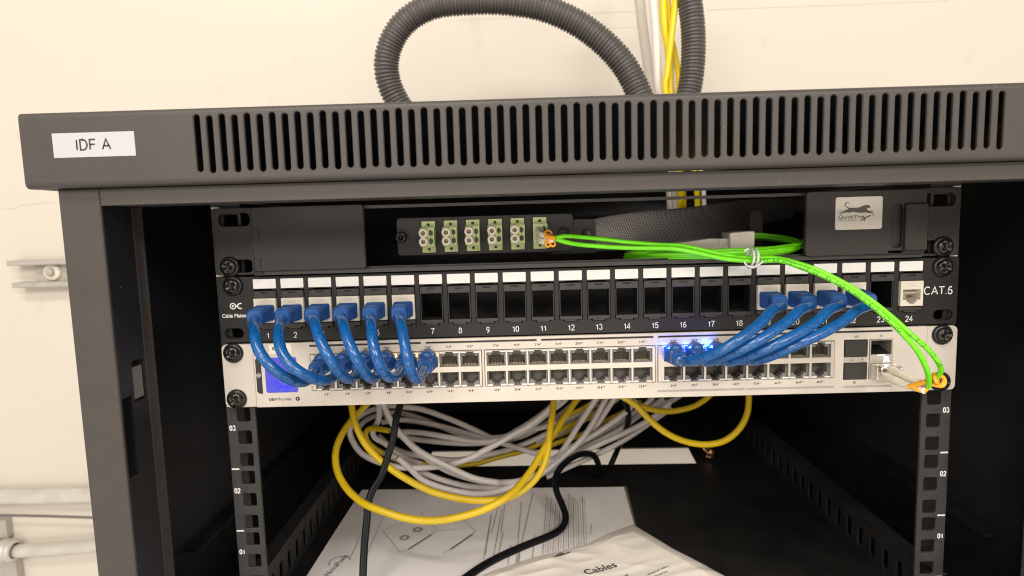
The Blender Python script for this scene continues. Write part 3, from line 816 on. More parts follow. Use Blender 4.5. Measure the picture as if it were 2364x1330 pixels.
for s_, x_in, x_out in ((-1, -220.6, -241.6), (1, 222.3, 242.1)):
    b = MB(); hh = [rr(s_ * 232.8 - 4 + (1.5 if s_ < 0 else 0), z - 3.2, s_ * 232.8 + 5.6, z + 3.2, 3.1, 5) for z in (-95.5, -126.7)]
    xa, xb = sorted((x_in, x_out))
    ol = rr(xa, -132.6, xb, -89.8, 0)
    cr = 3.2; o_ = []
    # outer corners rounded only
    if s_ < 0: o_ = [(xb, -132.6), (xb, -89.8)] + [(xa + cr + cr * math.cos(math.radians(a)), -89.8 - cr + cr * math.sin(math.radians(a))) for a in range(90, 181, 15)] + [(xa + cr + cr * math.cos(math.radians(a)), -132.6 + cr + cr * math.sin(math.radians(a))) for a in range(180, 271, 15)]
    else: o_ = [(xa, -89.8), (xa, -132.6)] + [(xb - cr + cr * math.cos(math.radians(a)), -132.6 + cr + cr * math.sin(math.radians(a))) for a in range(270, 361, 15)] + [(xb - cr + cr * math.cos(math.radians(a)), -89.8 - cr + cr * math.sin(math.radians(a))) for a in range(0, 91, 15)]
    b.plate(o_, hh, -2.2, 0, .35)
    ear = obj('ear', b, M_alu, sw)
    for z in (-95.5, -126.7):
        screw(ear, (-233.5 if s_ < 0 else 231.8), z, -2.3, random.random() * 1.5)
# port blocks
for bi, (x0, x1, xc) in enumerate(BLK):
    b = MB().use(M_shell); holes = []
    for k in range(8):
        x = xc + PITCH * k
        holes.append(rr(x - 6.15, -108.35, x + 6.15, -98.5)); holes.append(rr(x - 6.15, -122.0, x + 6.15, -112.1))
    b.plate(rr(x0 + .25, Zb + .25, x1 - .25, Zt - .25, 0), holes, YS - .3, 9, .18)
    obj('port_shell', b, M_shell, sw)
def port_mesh():
    """upper-row port, local origin at the middle of its opening; latch notch at the top, contacts at the bottom"""
    b = MB().use(M_port)
    w, h = 6.1, 4.9
    out = rr(-w, -h, w, h, 0)
    cav = [(-5.2, -4.4), (5.2, -4.4), (5.2, 1.7), (3.0, 1.7), (3.0, 3.2), (1.7, 3.2), (1.7, 4.5), (-1.7, 4.5), (-1.7, 3.2), (-3.0, 3.2), (-3.0, 1.7), (-5.2, 1.7)]
    b.plate(out, [cav], -1.2, 8.8, .15)
    b.use(M_port); b.add([(-5.2, 8.7, -4.4), (5.2, 8.7, -4.4), (5.2, 8.7, 4.5), (-5.2, 8.7, 4.5)], [(0, 1, 2, 3)])
    b.use(M_gold)
    for k in range(8):
        x = -3.57 + 1.02 * k
        b.add([(x - .2, 1.4, -4.0), (x + .2, 1.4, -4.0), (x + .2, 7.6, -0.2), (x - .2, 7.6, -0.2)], [(0, 1, 2, 3), (3, 2, 1, 0)])
        b.box(x - .22, x + .22, .9, 1.4, -4.35, -3.9)
    b.use(M_pipe)
    b.box(-w, -2.6, -2.9, -1.2, 4.1, 4.85); b.box(2.6, w, -2.9, -1.2, 4.1, 4.85)
    return b.mesh('port_socket')
PM = port_mesh()
# lower row: the same socket turned over
PM2 = PM.copy(); PM2.name = 'port_socket_lower'
PM2.transform(Matrix.Rotation(math.pi, 4, 'Y'))
PORT = {}
for bi, (x0, x1, xc) in enumerate(BLK):
    for k in range(8):
        for row in (0, 1):
            n = bi * 16 + 2 * k + 1 + row
            x = xc + PITCH * k; z = -103.45 if row == 0 else -117.05
            PORT[n] = (x, z)
            obj('port_socket', None, None, sw, (x, 0, z), PM if row == 0 else PM2)
# LEDs
for nn, mt in ((33, M_ledblue), (35, M_ledblue), (37, M_ledblue)):
    x, z = PORT[nn]; b = MB(); 
    b.box(x - 6.1, x - 4.6, -3.5, -1.3, z - 3.2, z + 2.8); b.box(x + 4.9, x + 6.1, -3.5, -1.3, z - .5, z + 3.4)
    b.box(x - 6, x - 2.8, -3.75, -3.0, z + 4.0, z + 4.8)
    if nn == 37: b.box(x - 5.9, x - 3.0, -4.6, -1.3, z + 0.2, z + 4.0)
    obj('status_light', b, mt, sw)
for nn in (7, 9, 11):
    x, z = PORT[nn]; b = MB(); b.box(x + 5.3, x + 5.9, -3.4, -1.3, z + 2.0, z + 3.6); obj('status_light', b, M_ledamber, sw)
def led_lamp(n, dx, dz, dy, c, w):
    d = bpy.data.lights.new('led_glow', 'POINT'); d.color = c; d.energy = w; d.shadow_soft_size = .0012
    x, z = PORT[n]; o = bpy.data.objects.new('led_glow', d); col.objects.link(o); o.location = Vector((x + dx, dy, z + dz)) * S
for n, w in ((33, .015), (35, .02), (37, .05)): led_lamp(n, -4.6, 4.6, -6.5, (.02, .08, 1), w)
for n in (7, 9, 11): led_lamp(n, 5.6, 3.4, -4.6, (1, .6, .2), .0006)
# screen, side strip
b = MB(); b.plate(rr(-213.1, -122.9, -191.8, -99.2, 1.2, 3), [], YS - .25, YS - .02, .08); scr = obj('screen', b, M_screen, sw)
b = MB(); rs = random.Random(5)
for k in range(50):
    if k < 22: x, z = rs.gauss(-208.5, 1.9), rs.gauss(-115.5, 2.6)
    elif k < 50: x, z = rs.gauss(-201.5, 3.8), rs.gauss(-119.6, 1.3)
    else: x, z = rs.gauss(-204.5, 1.2), rs.gauss(-106.5, 2.2)
    if -212.4 < x < -192.5 and -122.4 < z < -99.8: b.flat(circ(x, z, rs.uniform(.25, .6), 10), YS - .3 - .001 * k)
obj('screen_dots', b, M_dots, scr)
b = MB(); b.plate([(-215.5, -99.0), (-218, -99.2), (-219.2, -100.4), (-219.2, -121.8), (-218, -123.2), (-215.5, -123.5)], [], YS - .25, YS - .02, .08)
ps = obj('screen_side_strip', b, M_pill, sw)
b = MB(); cx, cz = -217.5, -110.9
b.plate(circ(cx, cz, 1.35, 24), [circ(cx, cz, 1.0, 24)], YS - .32, YS - .26); b.flat(rr(cx - .3, cz - .13, cx + .75, cz + .13), YS - .3); b.flat([(cx - .75, cz), (cx - .1, cz + .6), (cx - .1, cz - .6)], YS - .3)
obj('arrow_mark', b, M_wprint, ps)
# printing
b = MB(); YT = YS - .06
def bolt(mb, x, z, h):
    P = [(.15, .5), (-.28, -.05), (-.02, -.05), (-.15, -.5), (.28, .08), (.02, .08)]
    mb.flat([(x + a * h, z + c * h) for a, c in P], YT)
for n, (x, z) in PORT.items():
    zz = -95.65 if n % 2 else -125.55
    two = 25 <= n <= 32 or n >= 41
    sx = 0.6 if two else 0
    b.strokes(str(n), x - .1 - sx, zz - .1, 1.6, YT, 'RIGHT', w=.17)
    bolt(b, x + .95 - sx, zz + .7, 2.7)
    b.strokes('++' if two else '+', x + 1.8 - sx, zz + .6, 1.1, YT, 'LEFT', w=.3)
b.strokes('49', 176.0, -96.1, 1.6, YT, w=.17); b.strokes('51', 192.0, -95.9, 1.6, YT, w=.17); b.strokes('50', 175.6, -126.6, 1.6, YT, w=.17)
b.strokes('USW', -211.6, -128.5, 2.1, YT, 'LEFT', w=.22, sx=.92); b.strokes('Pro Max', -205.6, -128.5, 2.1, YT, 'LEFT', w=.14, sx=.98)
b.plate(circ(-192.6, -127.4, 1.45, 24), [[(-192.3, -126.4), (-193.3, -127.5), (-192.7, -127.5), (-192.9, -128.4), (-191.9, -127.2), (-192.5, -127.2)]], YT, YT + .04)
for x in (173.2, 180.2):
    sg = 1 if x < 175 else -1
    b.flat([(x - .6, -110.6 - .5 * sg), (x + .6, -110.6 - .5 * sg), (x, -110.6 + .6 * sg)], YS - .42)
obj('printed_markings', b, M_dprint, sw)
b = MB(); b.flat(rr(46.3, -129.1, 162.0, -127.7), YT); b.flat(rr(168.5, -129.3, 200, -127.9), YT); g_ = obj('grey_bar', b, M_pillmark, sw)
b = MB(); b.text('2.5G', 104.5, -128.9, 1.0, YT - .06); b.text('10G', 183.5, -129.1, 1.0, YT - .06); obj('bar_lettering', b, M_wprint, g_)
# sticker IDF A on switch
b = MB(); b.plate(rr(-209.6, -96.6, -194.8, -90.2, .2, 2), [], YS - .12, YS - .02, 0); s2 = obj('label_sticker', b, mat('clear_label', (0.80, 0.75, 0.68), .3), sw)
b = MB(); b.strokes('IDF A', -203.6, -94.3, 2.4, YS - .17, w=.2); obj('lettering', b, M_dprint, s2)
# SFP cages and plugs
for z0, z1 in ((-108.5, -97.6), (-123.7, -112.7)):
    b = MB(); b.plate(rr(168.6, z0, 183.3, z1, .3, 2), [], YS - .7, 2, .3); obj('slot_plug', b, M_pill, sw)
b = MB(); b.plate(rr(168.4, -112.4, 183.4, -108.8, .2, 2), [rr(173.5, -112.35, 178.3, -111.8, 0)], YS - .4, 2, .1); obj('slot_divider', b, M_shell, sw)
b = MB().use(M_shell)
b.plate(rr(184.9, -123.7, 199.6, -97.5, 0), [rr(185.6, -107.4, 198.9, -98.1), rr(185.6, -123.0, 198.9, -113.2)], YS - .4, 18, .12)
b.use(mat('glossy_dust_plug', (.012, .012, .014), .12, bump=(260, .9))); b.add([(185.6, 16, -107.4), (198.9, 10, -107.4), (198.9, 12, -98.1), (185.6, 17, -98.1)], [(0, 1, 2, 3)])
b.add([(185.7, -2, -107.2), (198.8, -2, -107.2), (198.8, 12, -103.5), (185.7, 16, -105)], [(0, 1, 2, 3)])
b.use(M_pipe); b.bbox(189.2, 194.6, YS - 1.0, YS - .4, -108.6, -107.3, .2)
obj('slot_cage', b, M_shell, sw)
b = MB(); b.bbox(194.3, 196.8, YS - 1.1, YS - .5, -110.9, -108.9, .3); b.bbox(193.8, 197.6, YS - .9, YS - .5, -112.4, -111.6, .2); obj('status_light', b, M_ledwhite, sw)

# ------------------------------------------------------------------ transceiver and green duplex cord
tr = thing('optical_transceiver', 'metal optical transceiver with wire bail plugged in beside the black slot plugs', 'transceiver', (192, -6, -118))
b = MB(); b.plate(rr(185.9, -122.7, 198.6, -113.5, .3, 2), [rr(187.0, -121.6, 197.5, -115.2, .2, 2)], YS - 7.5, 12, .3)
b.box(187, 197.5, -6, -5, -121.6, -115.2); obj('body', b, M_nickel, tr)
b = MB()
for x in (186.0, 198.4): b.tube(spline([(x, -8, -113.2), (x, -14, -113.6), (x, -15, -117), (x, -13.5, -121.5)], .8), .55, 8)
b.tube([Vector((186.0, -14.3, -113.8)), Vector((192, -14.5, -113.8)), Vector((198.6, -14.3, -113.8))], .9, 8)
b.bbox(186.2, 198.2, -14.5, -8.0, -114.6, -113.0, .3)
obj('bail', b, M_chrome, tr)

gc = thing('fiber_cable', 'lime green duplex fibre cord coiled in the tray and drooping to the switch', 'fiber cord', (60, -10, -40))
# lower connector: twin ivory boots going right and towards the camera
def duplex_end(p0, p1, p2, p3, off, clip_c, r0=2.7):
    for s_ in (-1, 1):
        d = Vector(off) * s_
        P = spline([Vector(p0) + d, Vector(p1) + d, Vector(p2) + d * .9, Vector(p3) + d * .7], 1.0)
        b = MB().use(M_lc)
        b.sweep(P, lambda t: [(a * (1 - .35 * t) * (1 + (.06 if int(t * 34) % 2 and t > .45 else 0)), c * (1 - .35 * t) * (1 + (.06 if int(t * 34) % 2 and t > .45 else 0))) for a, c in rr(-r0, -r0, r0, r0, r0 * (.45 if t < .25 else .95), 4)], True)
        obj('connector_boot', b, M_lc, gc)
e0 = (192.2, -9.5, -118.2)
e1 = PY(2060, 866, -22); e2 = PY(2092, 880, -36); e3 = PY(2140, 897, -50)
duplex_end(e0, e1, e2, e3, (2.3, 0.6, 1.7), None)
b = MB()
A0 = PY(2097, 893, -44); A1 = PY(2140, 880, -52)
b.sweep(spline([A0, A0.lerp(A1, .5), A1], 1), lambda t: rr(-1.1, -1.35, 1.1, 1.35, .7, 2))
b.tube(spline([PY(2106, 892, -46), PY(2118, 901, -48), PY(2135, 903, -50), PY(2143, 893, -50)], 1), 1.0, 8)
def ring(c, r, tube_r, nrm, n=20):
    nrm = Vector(nrm).normalized(); u = nrm.orthogonal().normalized(); v = nrm.cross(u)
    P = [Vector(c) + (u * math.cos(2 * math.pi * k / n) + v * math.sin(2 * math.pi * k / n)) * r for k in range(n + 1)]
    return P, tube_r
c1 = PY(2160, 874, -54); P_, _ = ring(c1, 2.6, .9, (.7, -.6, .3)); b.tube(P_, 1.15, 8)
c2 = PY(2170, 880, -52); P_, _ = ring(c2, 3.0, .9, (.1, -1, .2)); b.tube(P_, 1.1, 8)
b.tube(spline([PY(2140, 884, -52), PY(2158, 889, -53), PY(2172, 890, -52), PY(2181, 878, -52)], 1), 1.2, 8)
obj('orange_clip', b, M_orange, gc)
# upper connector at the sixth adapter
ux = AX[5]
f0 = (ux + .3, 5.5, -22.6); f1 = PY(1262, 549, -6); f2 = PY(1280, 551, -12)
for zz in (2.4, -2.6):
    b = MB().use(M_lc)
    P = spline([Vector(f0) + Vector((-1.2, 0, zz)), Vector(f1) + Vector((-2.2, 2, zz * .9)), f2 + Vector((0, 1.5, zz * .25))], 1)
    b.sweep(P, lambda t: [(a * (1 - .45 * t), c * (1 - .45 * t)) for a, c in rr(-2.4, -2.5, 2.4, 2.5, 1.0, 3)])
    obj('connector_boot', b, M_lc, gc)
b = MB()
for (px, py, yy, r, nr) in ((1266, 541, -9, 2.6, (.5, -1, .3)), (1270, 552, -10, 2.3, (.2, -1, 0)), (1265, 563, -8, 1.9, (.6, -1, .2)), (1276, 563, -8, 1.6, (.1, -1, .2))):
    P_, _ = ring(PY(px, py, yy), r, .7, nr, 16); b.tube(P_, .75, 8)
b.tube(spline([PY(1260, 543, -8), PY(1270, 547, -11), PY(1284, 551, -13)], 1), 1.5, 8)
obj('orange_clip', b, M_orange, gc)
# strands
def zlift(P): return P
S1 = [(1284, 549, -13), (1305, 545, -12), (1340, 547, -9), (1400, 553, -8), (1450, 559, -9), (1520, 565, -11), (1570, 567, -12), (1620, 577, -14), (1680, 590, -17), (1735, 596, -20), (1790, 596, -24), (1850, 610, -30), (1900, 629, -36), (1960, 660, -43), (2010, 693, -50), (2060, 733, -57), (2100, 769, -62), (2140, 804, -65), (2164, 834, -64), (2172, 856, -59), (2163, 870, -54)]
S2 = [(1284, 552, -13), (1310, 560, -12), (1350, 566, -9), (1420, 571, -9), (1480, 573, -12), (1550, 574, -16), (1600, 582, -17), (1670, 597, -20), (1740, 603, -23), (1800, 602, -27), (1848, 617, -32), (1900, 637, -38), (1960, 668, -45), (2010, 703, -52), (2050, 737, -58), (2085, 772, -63), (2115, 806, -64), (2135, 842, -62), (2144, 872, -56), (2144, 893, -51)]
for SS, fl in ((S1, True), (S2, True)):
    P = spline([PY(*p) for p in SS], 1.6)
    b = MB(); b.tube(P, 1.45 if SS is S1 else 1.5, 12); st_ = obj('strand', b, M_green, gc)
    b = MB()
    if SS is S1: print_along(b, 'OPTICAL CABLE', P[::-1], 14, 2.1, 1.45, toward=CAM)
    else: print_along(b, 'OPTICAL CABLE OFNR OM5 50/125 2MM LSZH 09/2024', P[::-1], 46, 2.1, 1.5, toward=CAM)
    obj('print', b, M_greenprint, st_)
# coil lying in the tray: several turns of the same strand
b = MB(); cp = []
cxm = (PY(1637, 585, 20).x)
for k in range(0, 4 * 36 + 1):
    a = 2 * math.pi * k / 36; tn = k / 36
    rx = 60 - 1.1 * ((tn * 1.7) % 3); ry = 27 - 1.6 * ((tn * 2.3) % 3)
    x = cxm + 1.5 + rx * math.cos(a); y = 17 + ry * math.sin(a) - (6 if math.sin(a) < -.5 else 0) * 0
    back = (1 + math.sin(a)) / 2
    z = -41.3 + 1.25 * (tn % 4) * (1 - .3 * back) + 12.0 * back ** 1.2 * max(0, min(1, (math.cos(a) - .15) * 2.2))
    cp.append((x, y, z))
b.tube(spline(cp, 2.0), 1.45, 10)
obj('coil', b, M_green, gc)
b = MB()
tc_ = PY(1736, 597, -20)
for dx in (-1.2, 1.4):
    n = 22; P = [tc_ + Vector((dx + .7 * math.sin(2 * math.pi * k / n), 6.2 * math.cos(2 * math.pi * k / n), 5.6 * math.sin(2 * math.pi * k / n))) for k in range(n + 1)]
    b.tube(P, .8, 8)
b.tube(spline([PY(1728, 575, -26), PY(1722, 577, -27), PY(1718, 580, -27)], 1), .7, 8)
b.tube(spline([PY(1718, 604, -27), PY(1724, 613, -28), PY(1738, 617, -29), PY(1750, 612, -28), PY(1762, 604, -27)], 1), .6, 8)
tag(obj('twist_tie', b, M_tie, at=tc_), 'white twist tie holding the green fibre coil together', 'cable tie')

# direct-attach module lying on the tray
dm = thing('cable_connector', 'silver metal cable connector with gold tip lying loose in the fibre tray', 'connector', PY(1700, 575, 20))
yy = 34
def qpoly(L, y): return [(PY(x, z, y).x, PY(x, z, y).z) for x, z in L]
b = MB(); b.plate(qpoly([(1682, 539), (1686, 537), (1738, 533), (1741, 537), (1739, 578), (1684, 582)], 8), [], 6, 22, .5)
b.plate(qpoly([(1710, 541), (1727, 540), (1728, 552), (1711, 553)], 6), [], 5.6, 6, .1); obj('housing', b, M_nickel, dm)
b = MB(); b.plate(qpoly([(1515, 567), (1640, 550), (1662, 551), (1682, 550), (1682, 580), (1650, 579), (1515, 582)], 12), [], 11, 24, .5)
for k in range(4): 
    c = PY(1668, 553 + 7 * k, 10.5); b.box(c.x - 2, c.x + 2, 10.2, 11.5, c.z - .7, c.z + .5)
obj('slim_body', b, M_nickel, dm)
b = MB(); b.plate(qpoly([(1741, 568), (1790, 569), (1789, 577), (1741, 577)], 10), [], 8, 13, .3); obj('gold_tip', b, M_gold, dm)
# braided sleeve
P = spline([PY(1350, 548, 26), PY(1400, 540, 34), PY(1470, 533, 46), PY(1560, 527, 70), PY(1640, 515, 95), PY(1730, 494, 125), PY(1830, 480, 150)], 3)
b = MB()
b.sweep(P, lambda t: [((4 + 6 * math.sin(math.pi * min(1, t * 1.3 + .12)) ** .8) * 0.5 * math.cos(2 * math.pi * k / 40), (8.5 + 6.5 * math.sin(math.pi * min(1, t * .9 + .12))) * math.sin(2 * math.pi * k / 40)) for k in range(40)], True, up=(0, 0, 1), uv=True)
tag(obj('braided_sleeve', b, M_sleeve, at=P[0]), 'dark braided mesh cable sleeve inside the fibre tray behind the green cord', 'cable sleeve')
# dark spool tab
b = MB(); b.plate(qpoly([(1729, 575), (1729, 497), (1736, 487), (1752, 486), (1759, 496), (1759, 575)], 60), [], 58, 61, .4); obj('cable_tab', b, M_plas, fe)

# ------------------------------------------------------------------ blue patch cords
def q5(L): return [(500 + x / 3.912, 640 + y / 3.912) for x, y in L]
def q7(L): return [(1450 + x / 3.912, 640 + y / 3.912) for x, y in L]
ordinal = ['first', 'second', 'third', 'fourth', 'fifth', 'sixth']
LEFT = [  # centreline in the photo and depth of each point
 (0, 1, q5([(345, 480), (348, 570), (378, 670), (440, 765), (530, 845), (640, 915), (740, 955), (830, 935)]), [-52, -60, -64, -66, -66, -62, -54, -44]),
 (1, 3, q5([(565, 480), (558, 580), (585, 680), (650, 785), (740, 855), (850, 912), (960, 938), (1050, 915)]), [-52, -61, -66, -69, -70, -66, -57, -46]),
 (2, 5, q5([(885, 400), (908, 500), (950, 600), (1000, 700), (1052, 790), (1110, 872), (1170, 922), (1240, 915)]), [-50, -58, -64, -67, -67, -63, -55, -46]),
 (3, 7, q5([(1142, 410), (1162, 500), (1198, 600), (1242, 700), (1290, 790), (1340, 870), (1395, 925), (1440, 905)]), [-50, -58, -64, -67, -66, -62, -55, -46]),
 (4, 9, q5([(1398, 420), (1402, 530), (1420, 640), (1450, 750), (1495, 850), (1560, 915), (1630, 895)]), [-50, -60, -65, -67, -65, -57, -46]),
 (5, 11, q5([(1668, 420), (1690, 550), (1708, 660), (1730, 770), (1760, 870), (1805, 935), (1850, 900)]), [-50, -59, -64, -66, -64, -56, -45]),
]
RIGHT = [
 (18, 33, q7([(1300, 290), (1230, 385), (1130, 470), (1000, 565), (870, 650), (740, 712), (600, 755), (500, 765)]), [-44, -52, -58, -62, -62, -58, -52, -44]),
 (19, 35, q7([(1555, 290), (1480, 370), (1390, 435), (1285, 510), (1160, 585), (1020, 655), (890, 712), (770, 755), (700, 770)]), [-42, -49, -54, -57, -59, -58, -54, -48, -42]),
 (20, 37, q7([(1815, 290), (1740, 370), (1640, 448), (1500, 528), (1370, 592), (1235, 655), (1100, 712), (980, 750), (900, 772)]), [-40, -46, -51, -54, -56, -55, -51, -45, -40]),
 (21, 39, q7([(2070, 290), (1990, 365), (1880, 440), (1740, 512), (1600, 575), (1460, 640), (1330, 695), (1220, 735), (1140, 765)]), [-38, -44, -48, -51, -52, -51, -47, -42, -38]),
]
def smooth(P, n):
    for _ in range(n): P = [P[0]] + [(P[i - 1] + P[i] * 2 + P[i + 1]) / 4 for i in range(1, len(P) - 1)] + [P[-1]]
    return P
def boot(a, d, length, parent, w0=6.2, h0=5.0):
    """ridged strain-relief boot standing out from a socket: rounded box, rim at its end, funnel round the jacket"""
    n = int(length / .33); P = [a + d * (length * k / n) for k in range(n + 1)]
    def sec(t):
        w = w0 * (1 - .20 * t); h = h0 * (1 + .02 * t)
        r = 1.0 + 3.2 * max(0, t - .2)
        rib = 1.0
        if .10 < t < .72: rib = 1.0 - .15 * (0.5 - 0.5 * math.cos((t - .10) / .62 * 2 * math.pi * 6)) ** .7
        if t > .94: rib *= 1 - (t - .94) * 3.2
        return [(x * rib, z * rib) for x, z in rr(-w, -h, w, h, r, 4)]
    b = MB().use(M_boot); b.sweep(P, sec, True, up=(0, 0, 1))
    e = a + d * length
    o = obj('boot', b, M_boot, parent)
    return o
def cord(ip, port, px, ys, label, side):
    xj = XP[ip]; J = Vector((xj, -2.0, -68.9)); x2, z2 = PORT[port]; K = Vector((x2, -2.0, z2 - .2))
    mid = [PY(a, c, y) for (a, c), y in zip(px, ys)]
    d1 = (Vector((0, -1, 0)) * 1.0 + (mid[0] - J).normalized() * .30).normalized()
    d2 = (Vector((0, -1, 0)) * .75 + (mid[-1] - K).normalized() * .75).normalized()
    L1, L2 = 23.0 - random.random(), 21.0
    o = thing('network_cable', label, 'network cable', J, 'blue network patch cords')
    full = [J + d1 * (L1 - 6), J + d1 * (L1 - 2), J + d1 * (L1 + 4) + Vector((0, 0, -1.5))] + mid[0 if (mid[0] - J).length > L1 + 12 else 1:] + [K + d2 * (L2 + 3), K + d2 * (L2 - 3), K + d2 * (L2 - 6)]
    full = smooth(spline(full, 2.0), 14)
    b = MB(); b.tube(full, 3.1, 20); jk = obj('jacket', b, M_blue, o)
    b = MB(); print_along(b, 'ETHERNET PATCH CABLE CAT6 24AWG', full, 14 + random.random() * 10, 2.8, 3.1, toward=CAM + Vector((0, 0, -60)))
    obj('print', b, M_blueprint, jk)
    boot(J + Vector((0, -.3, 0)), d1, L1, o)
    bo = boot(K + Vector((0, -.3, 0)), d2, L2, o, 5.9, 4.7)
    # latch guard hump over the plug's clip
    b = MB(); c = K + d2 * 7 + Vector((0, 0, 4.6))
    b.lathe([(0, -5.5), (2.0, -5.4), (3.4, -4.6), (4.0, -3.0), (4.1, -1), (4.1, 5.5), (0, 5.6)], c, 'y', 20)
    for i, v in enumerate(b.v): b.v[i] = (v[0] + (v[1] - c.y) * d2.x / d2.y, v[1], c.z + (v[2] - c.z) * .85 + (v[1] - c.y) * d2.z / d2.y * .6)
    obj('latch_guard', b, M_boot, bo)
    for Q in (J, K):
        b = MB(); b.bbox(Q.x - 5.5, Q.x + 5.5, Q.y - .2, Q.y + 7, Q.z - 3.6, Q.z + 3.0, .3)
        obj('plug', b, M_clear, o)
for ip, port, px, ys in LEFT:
    cord(ip, port, px, ys, 'blue patch cord from patch panel port %d to switch port %d, %s from the left' % (ip + 1, port, ordinal[ip]), 'L')
for i, (ip, port, px, ys) in enumerate(RIGHT):
    cord(ip, port, px, ys, 'blue patch cord slanting left from patch panel port %d to switch port %d' % (ip + 1, port), 'R')

# ------------------------------------------------------------------ corrugated loom and cables above the roof
def loom(name, label, pts, r, parent=None):
    P = spline([PY(*p) for p in pts], 0.6)
    b = MB(); n = 28
    def sec(t):
        i = t * (len(P) - 1) * .6 / 4.0; f = i % 1.0
        rad = r * (1.0 if .10 < f < .60 else (.89 if f > .70 else .93))
        return [(rad * math.cos(2 * math.pi * k / n), rad * math.sin(2 * math.pi * k / n)) for k in range(n)]
    b.sweep(P, sec, True)
    return tag(obj(name, b, M_loom, at=P[0]), label, 'conduit')
loom('corrugated_conduit', 'grey corrugated flexible conduit arching in a big loop above the cabinet', [(985, 330, 320), (935, 262, 318), (903, 205, 315), (892, 150, 312), (905, 95, 310), (940, 47, 308), (1000, 14, 306), (1080, 4, 304), (1160, 4, 302), (1250, 18, 300), (1330, 52, 298), (1395, 100, 296), (1440, 150, 294), (1470, 205, 292), (1490, 262, 290), (1500, 330, 290)], 14.2)
loom('corrugated_conduit', 'grey corrugated flexible conduit rising beside the yellow cables', [(1540, 330, 330), (1575, 262, 330), (1592, 205, 330), (1600, 140, 330), (1600, 70, 330), (1592, 0, 330), (1580, -70, 330), (1570, -150, 330)], 13.8)
def upcable(label, pts, r, material, cat='cable', name='cable'):
    # the cables drop through the roof and run down inside the cabinet
    P = spline([PY(*p) for p in pts], 4)
    b = MB(); b.tube(P, r, 14)
    return tag(obj(name, b, material, at=P[0]), label, cat)
tail = lambda x, y: [(x, 300, y), (x + 10, 380, y), (x + 20, 460, y), (x + 20, 620, y + 10)]
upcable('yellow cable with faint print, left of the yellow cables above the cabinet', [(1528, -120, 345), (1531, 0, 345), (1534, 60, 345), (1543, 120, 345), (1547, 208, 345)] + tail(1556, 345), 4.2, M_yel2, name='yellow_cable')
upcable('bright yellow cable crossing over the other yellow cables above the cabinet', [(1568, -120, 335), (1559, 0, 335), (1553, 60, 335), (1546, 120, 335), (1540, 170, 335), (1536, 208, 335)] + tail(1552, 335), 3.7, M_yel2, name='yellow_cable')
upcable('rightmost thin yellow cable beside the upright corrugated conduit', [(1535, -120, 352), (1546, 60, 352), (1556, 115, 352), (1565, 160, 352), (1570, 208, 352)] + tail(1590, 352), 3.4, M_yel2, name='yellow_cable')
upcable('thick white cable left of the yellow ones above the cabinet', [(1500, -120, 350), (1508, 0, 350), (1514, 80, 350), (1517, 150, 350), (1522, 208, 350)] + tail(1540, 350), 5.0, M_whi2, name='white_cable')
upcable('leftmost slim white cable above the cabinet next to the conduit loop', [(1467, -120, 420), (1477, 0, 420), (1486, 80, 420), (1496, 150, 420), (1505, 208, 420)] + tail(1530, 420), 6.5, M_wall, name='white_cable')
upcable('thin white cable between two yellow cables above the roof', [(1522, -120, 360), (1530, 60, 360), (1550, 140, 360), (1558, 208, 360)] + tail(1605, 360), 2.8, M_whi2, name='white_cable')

# ------------------------------------------------------------------ cable tangle below the switch
R4 = lambda L: [(450 + x / 3.325, 930 + y / 3.325) for x, y in L]
R5 = lambda L: [(900 + x / 3.325, 930 + y / 3.325) for x, y in L]
Z1 = lambda L: [(700 + x / 5.783, 900 + y / 5.783) for x, y in L]
Z2 = lambda L: [(1100 + x / 5.783, 900 + y / 5.783) for x, y in L]
R6 = lambda L: [(1350 + x / 2.955, 880 + y / 2.955) for x, y in L]
def run(name, label, pts, y0, y1, r, material, group, cat='cable', bow=0, lead=True, flat=False):
    pts = list(pts)
    n = len(pts); P = []
    for i, (px, py) in enumerate(pts):
        t = i / (n - 1); y = y0 + (y1 - y0) * t + bow * math.sin(math.pi * t)
        P.append(PF(px, py, y, ZF + r + 1.2))
    P = spline(P, 3.2)
    b = MB()
    if flat:
        sec = [(1.3 + 1.65 * math.cos(math.radians(a)), 1.65 * math.sin(math.radians(a))) for a in range(-130, 131, 20)] + [(-1.3 - 1.65 * math.cos(math.radians(a)), 1.65 * math.sin(math.radians(a))) for a in range(130, -131, -20)]
        b.sweep(P, lambda t: [(p, q) for p, q in sec], True, up=(0, -1, .2))
    else: b.tube(P, r, 14)
    return tag(obj(name, b, material, at=P[0]), label, cat, group)
YG = 'yellow cables under the switch'; WG = 'white cables under the switch'
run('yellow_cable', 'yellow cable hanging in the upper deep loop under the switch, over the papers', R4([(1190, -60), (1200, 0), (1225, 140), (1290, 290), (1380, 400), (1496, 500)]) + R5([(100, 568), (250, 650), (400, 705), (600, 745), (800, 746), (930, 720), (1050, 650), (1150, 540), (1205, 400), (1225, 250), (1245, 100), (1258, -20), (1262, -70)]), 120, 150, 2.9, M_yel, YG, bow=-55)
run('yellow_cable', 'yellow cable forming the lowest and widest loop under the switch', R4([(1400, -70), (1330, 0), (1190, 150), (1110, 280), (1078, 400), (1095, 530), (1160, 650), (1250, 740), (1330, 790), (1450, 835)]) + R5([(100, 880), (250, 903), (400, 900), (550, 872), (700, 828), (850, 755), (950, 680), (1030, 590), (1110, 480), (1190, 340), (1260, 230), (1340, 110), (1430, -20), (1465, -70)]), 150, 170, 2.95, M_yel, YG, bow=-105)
run('yellow_cable', 'yellow cable in a small curl left of the black cord under the switch', Z1([(1150, 545), (1000, 522), (880, 520), (830, 590), (860, 690), (960, 785), (1100, 862), (1250, 930), (1450, 985), (1700, 1000)]), 190, 215, 2.8, M_yel, YG)
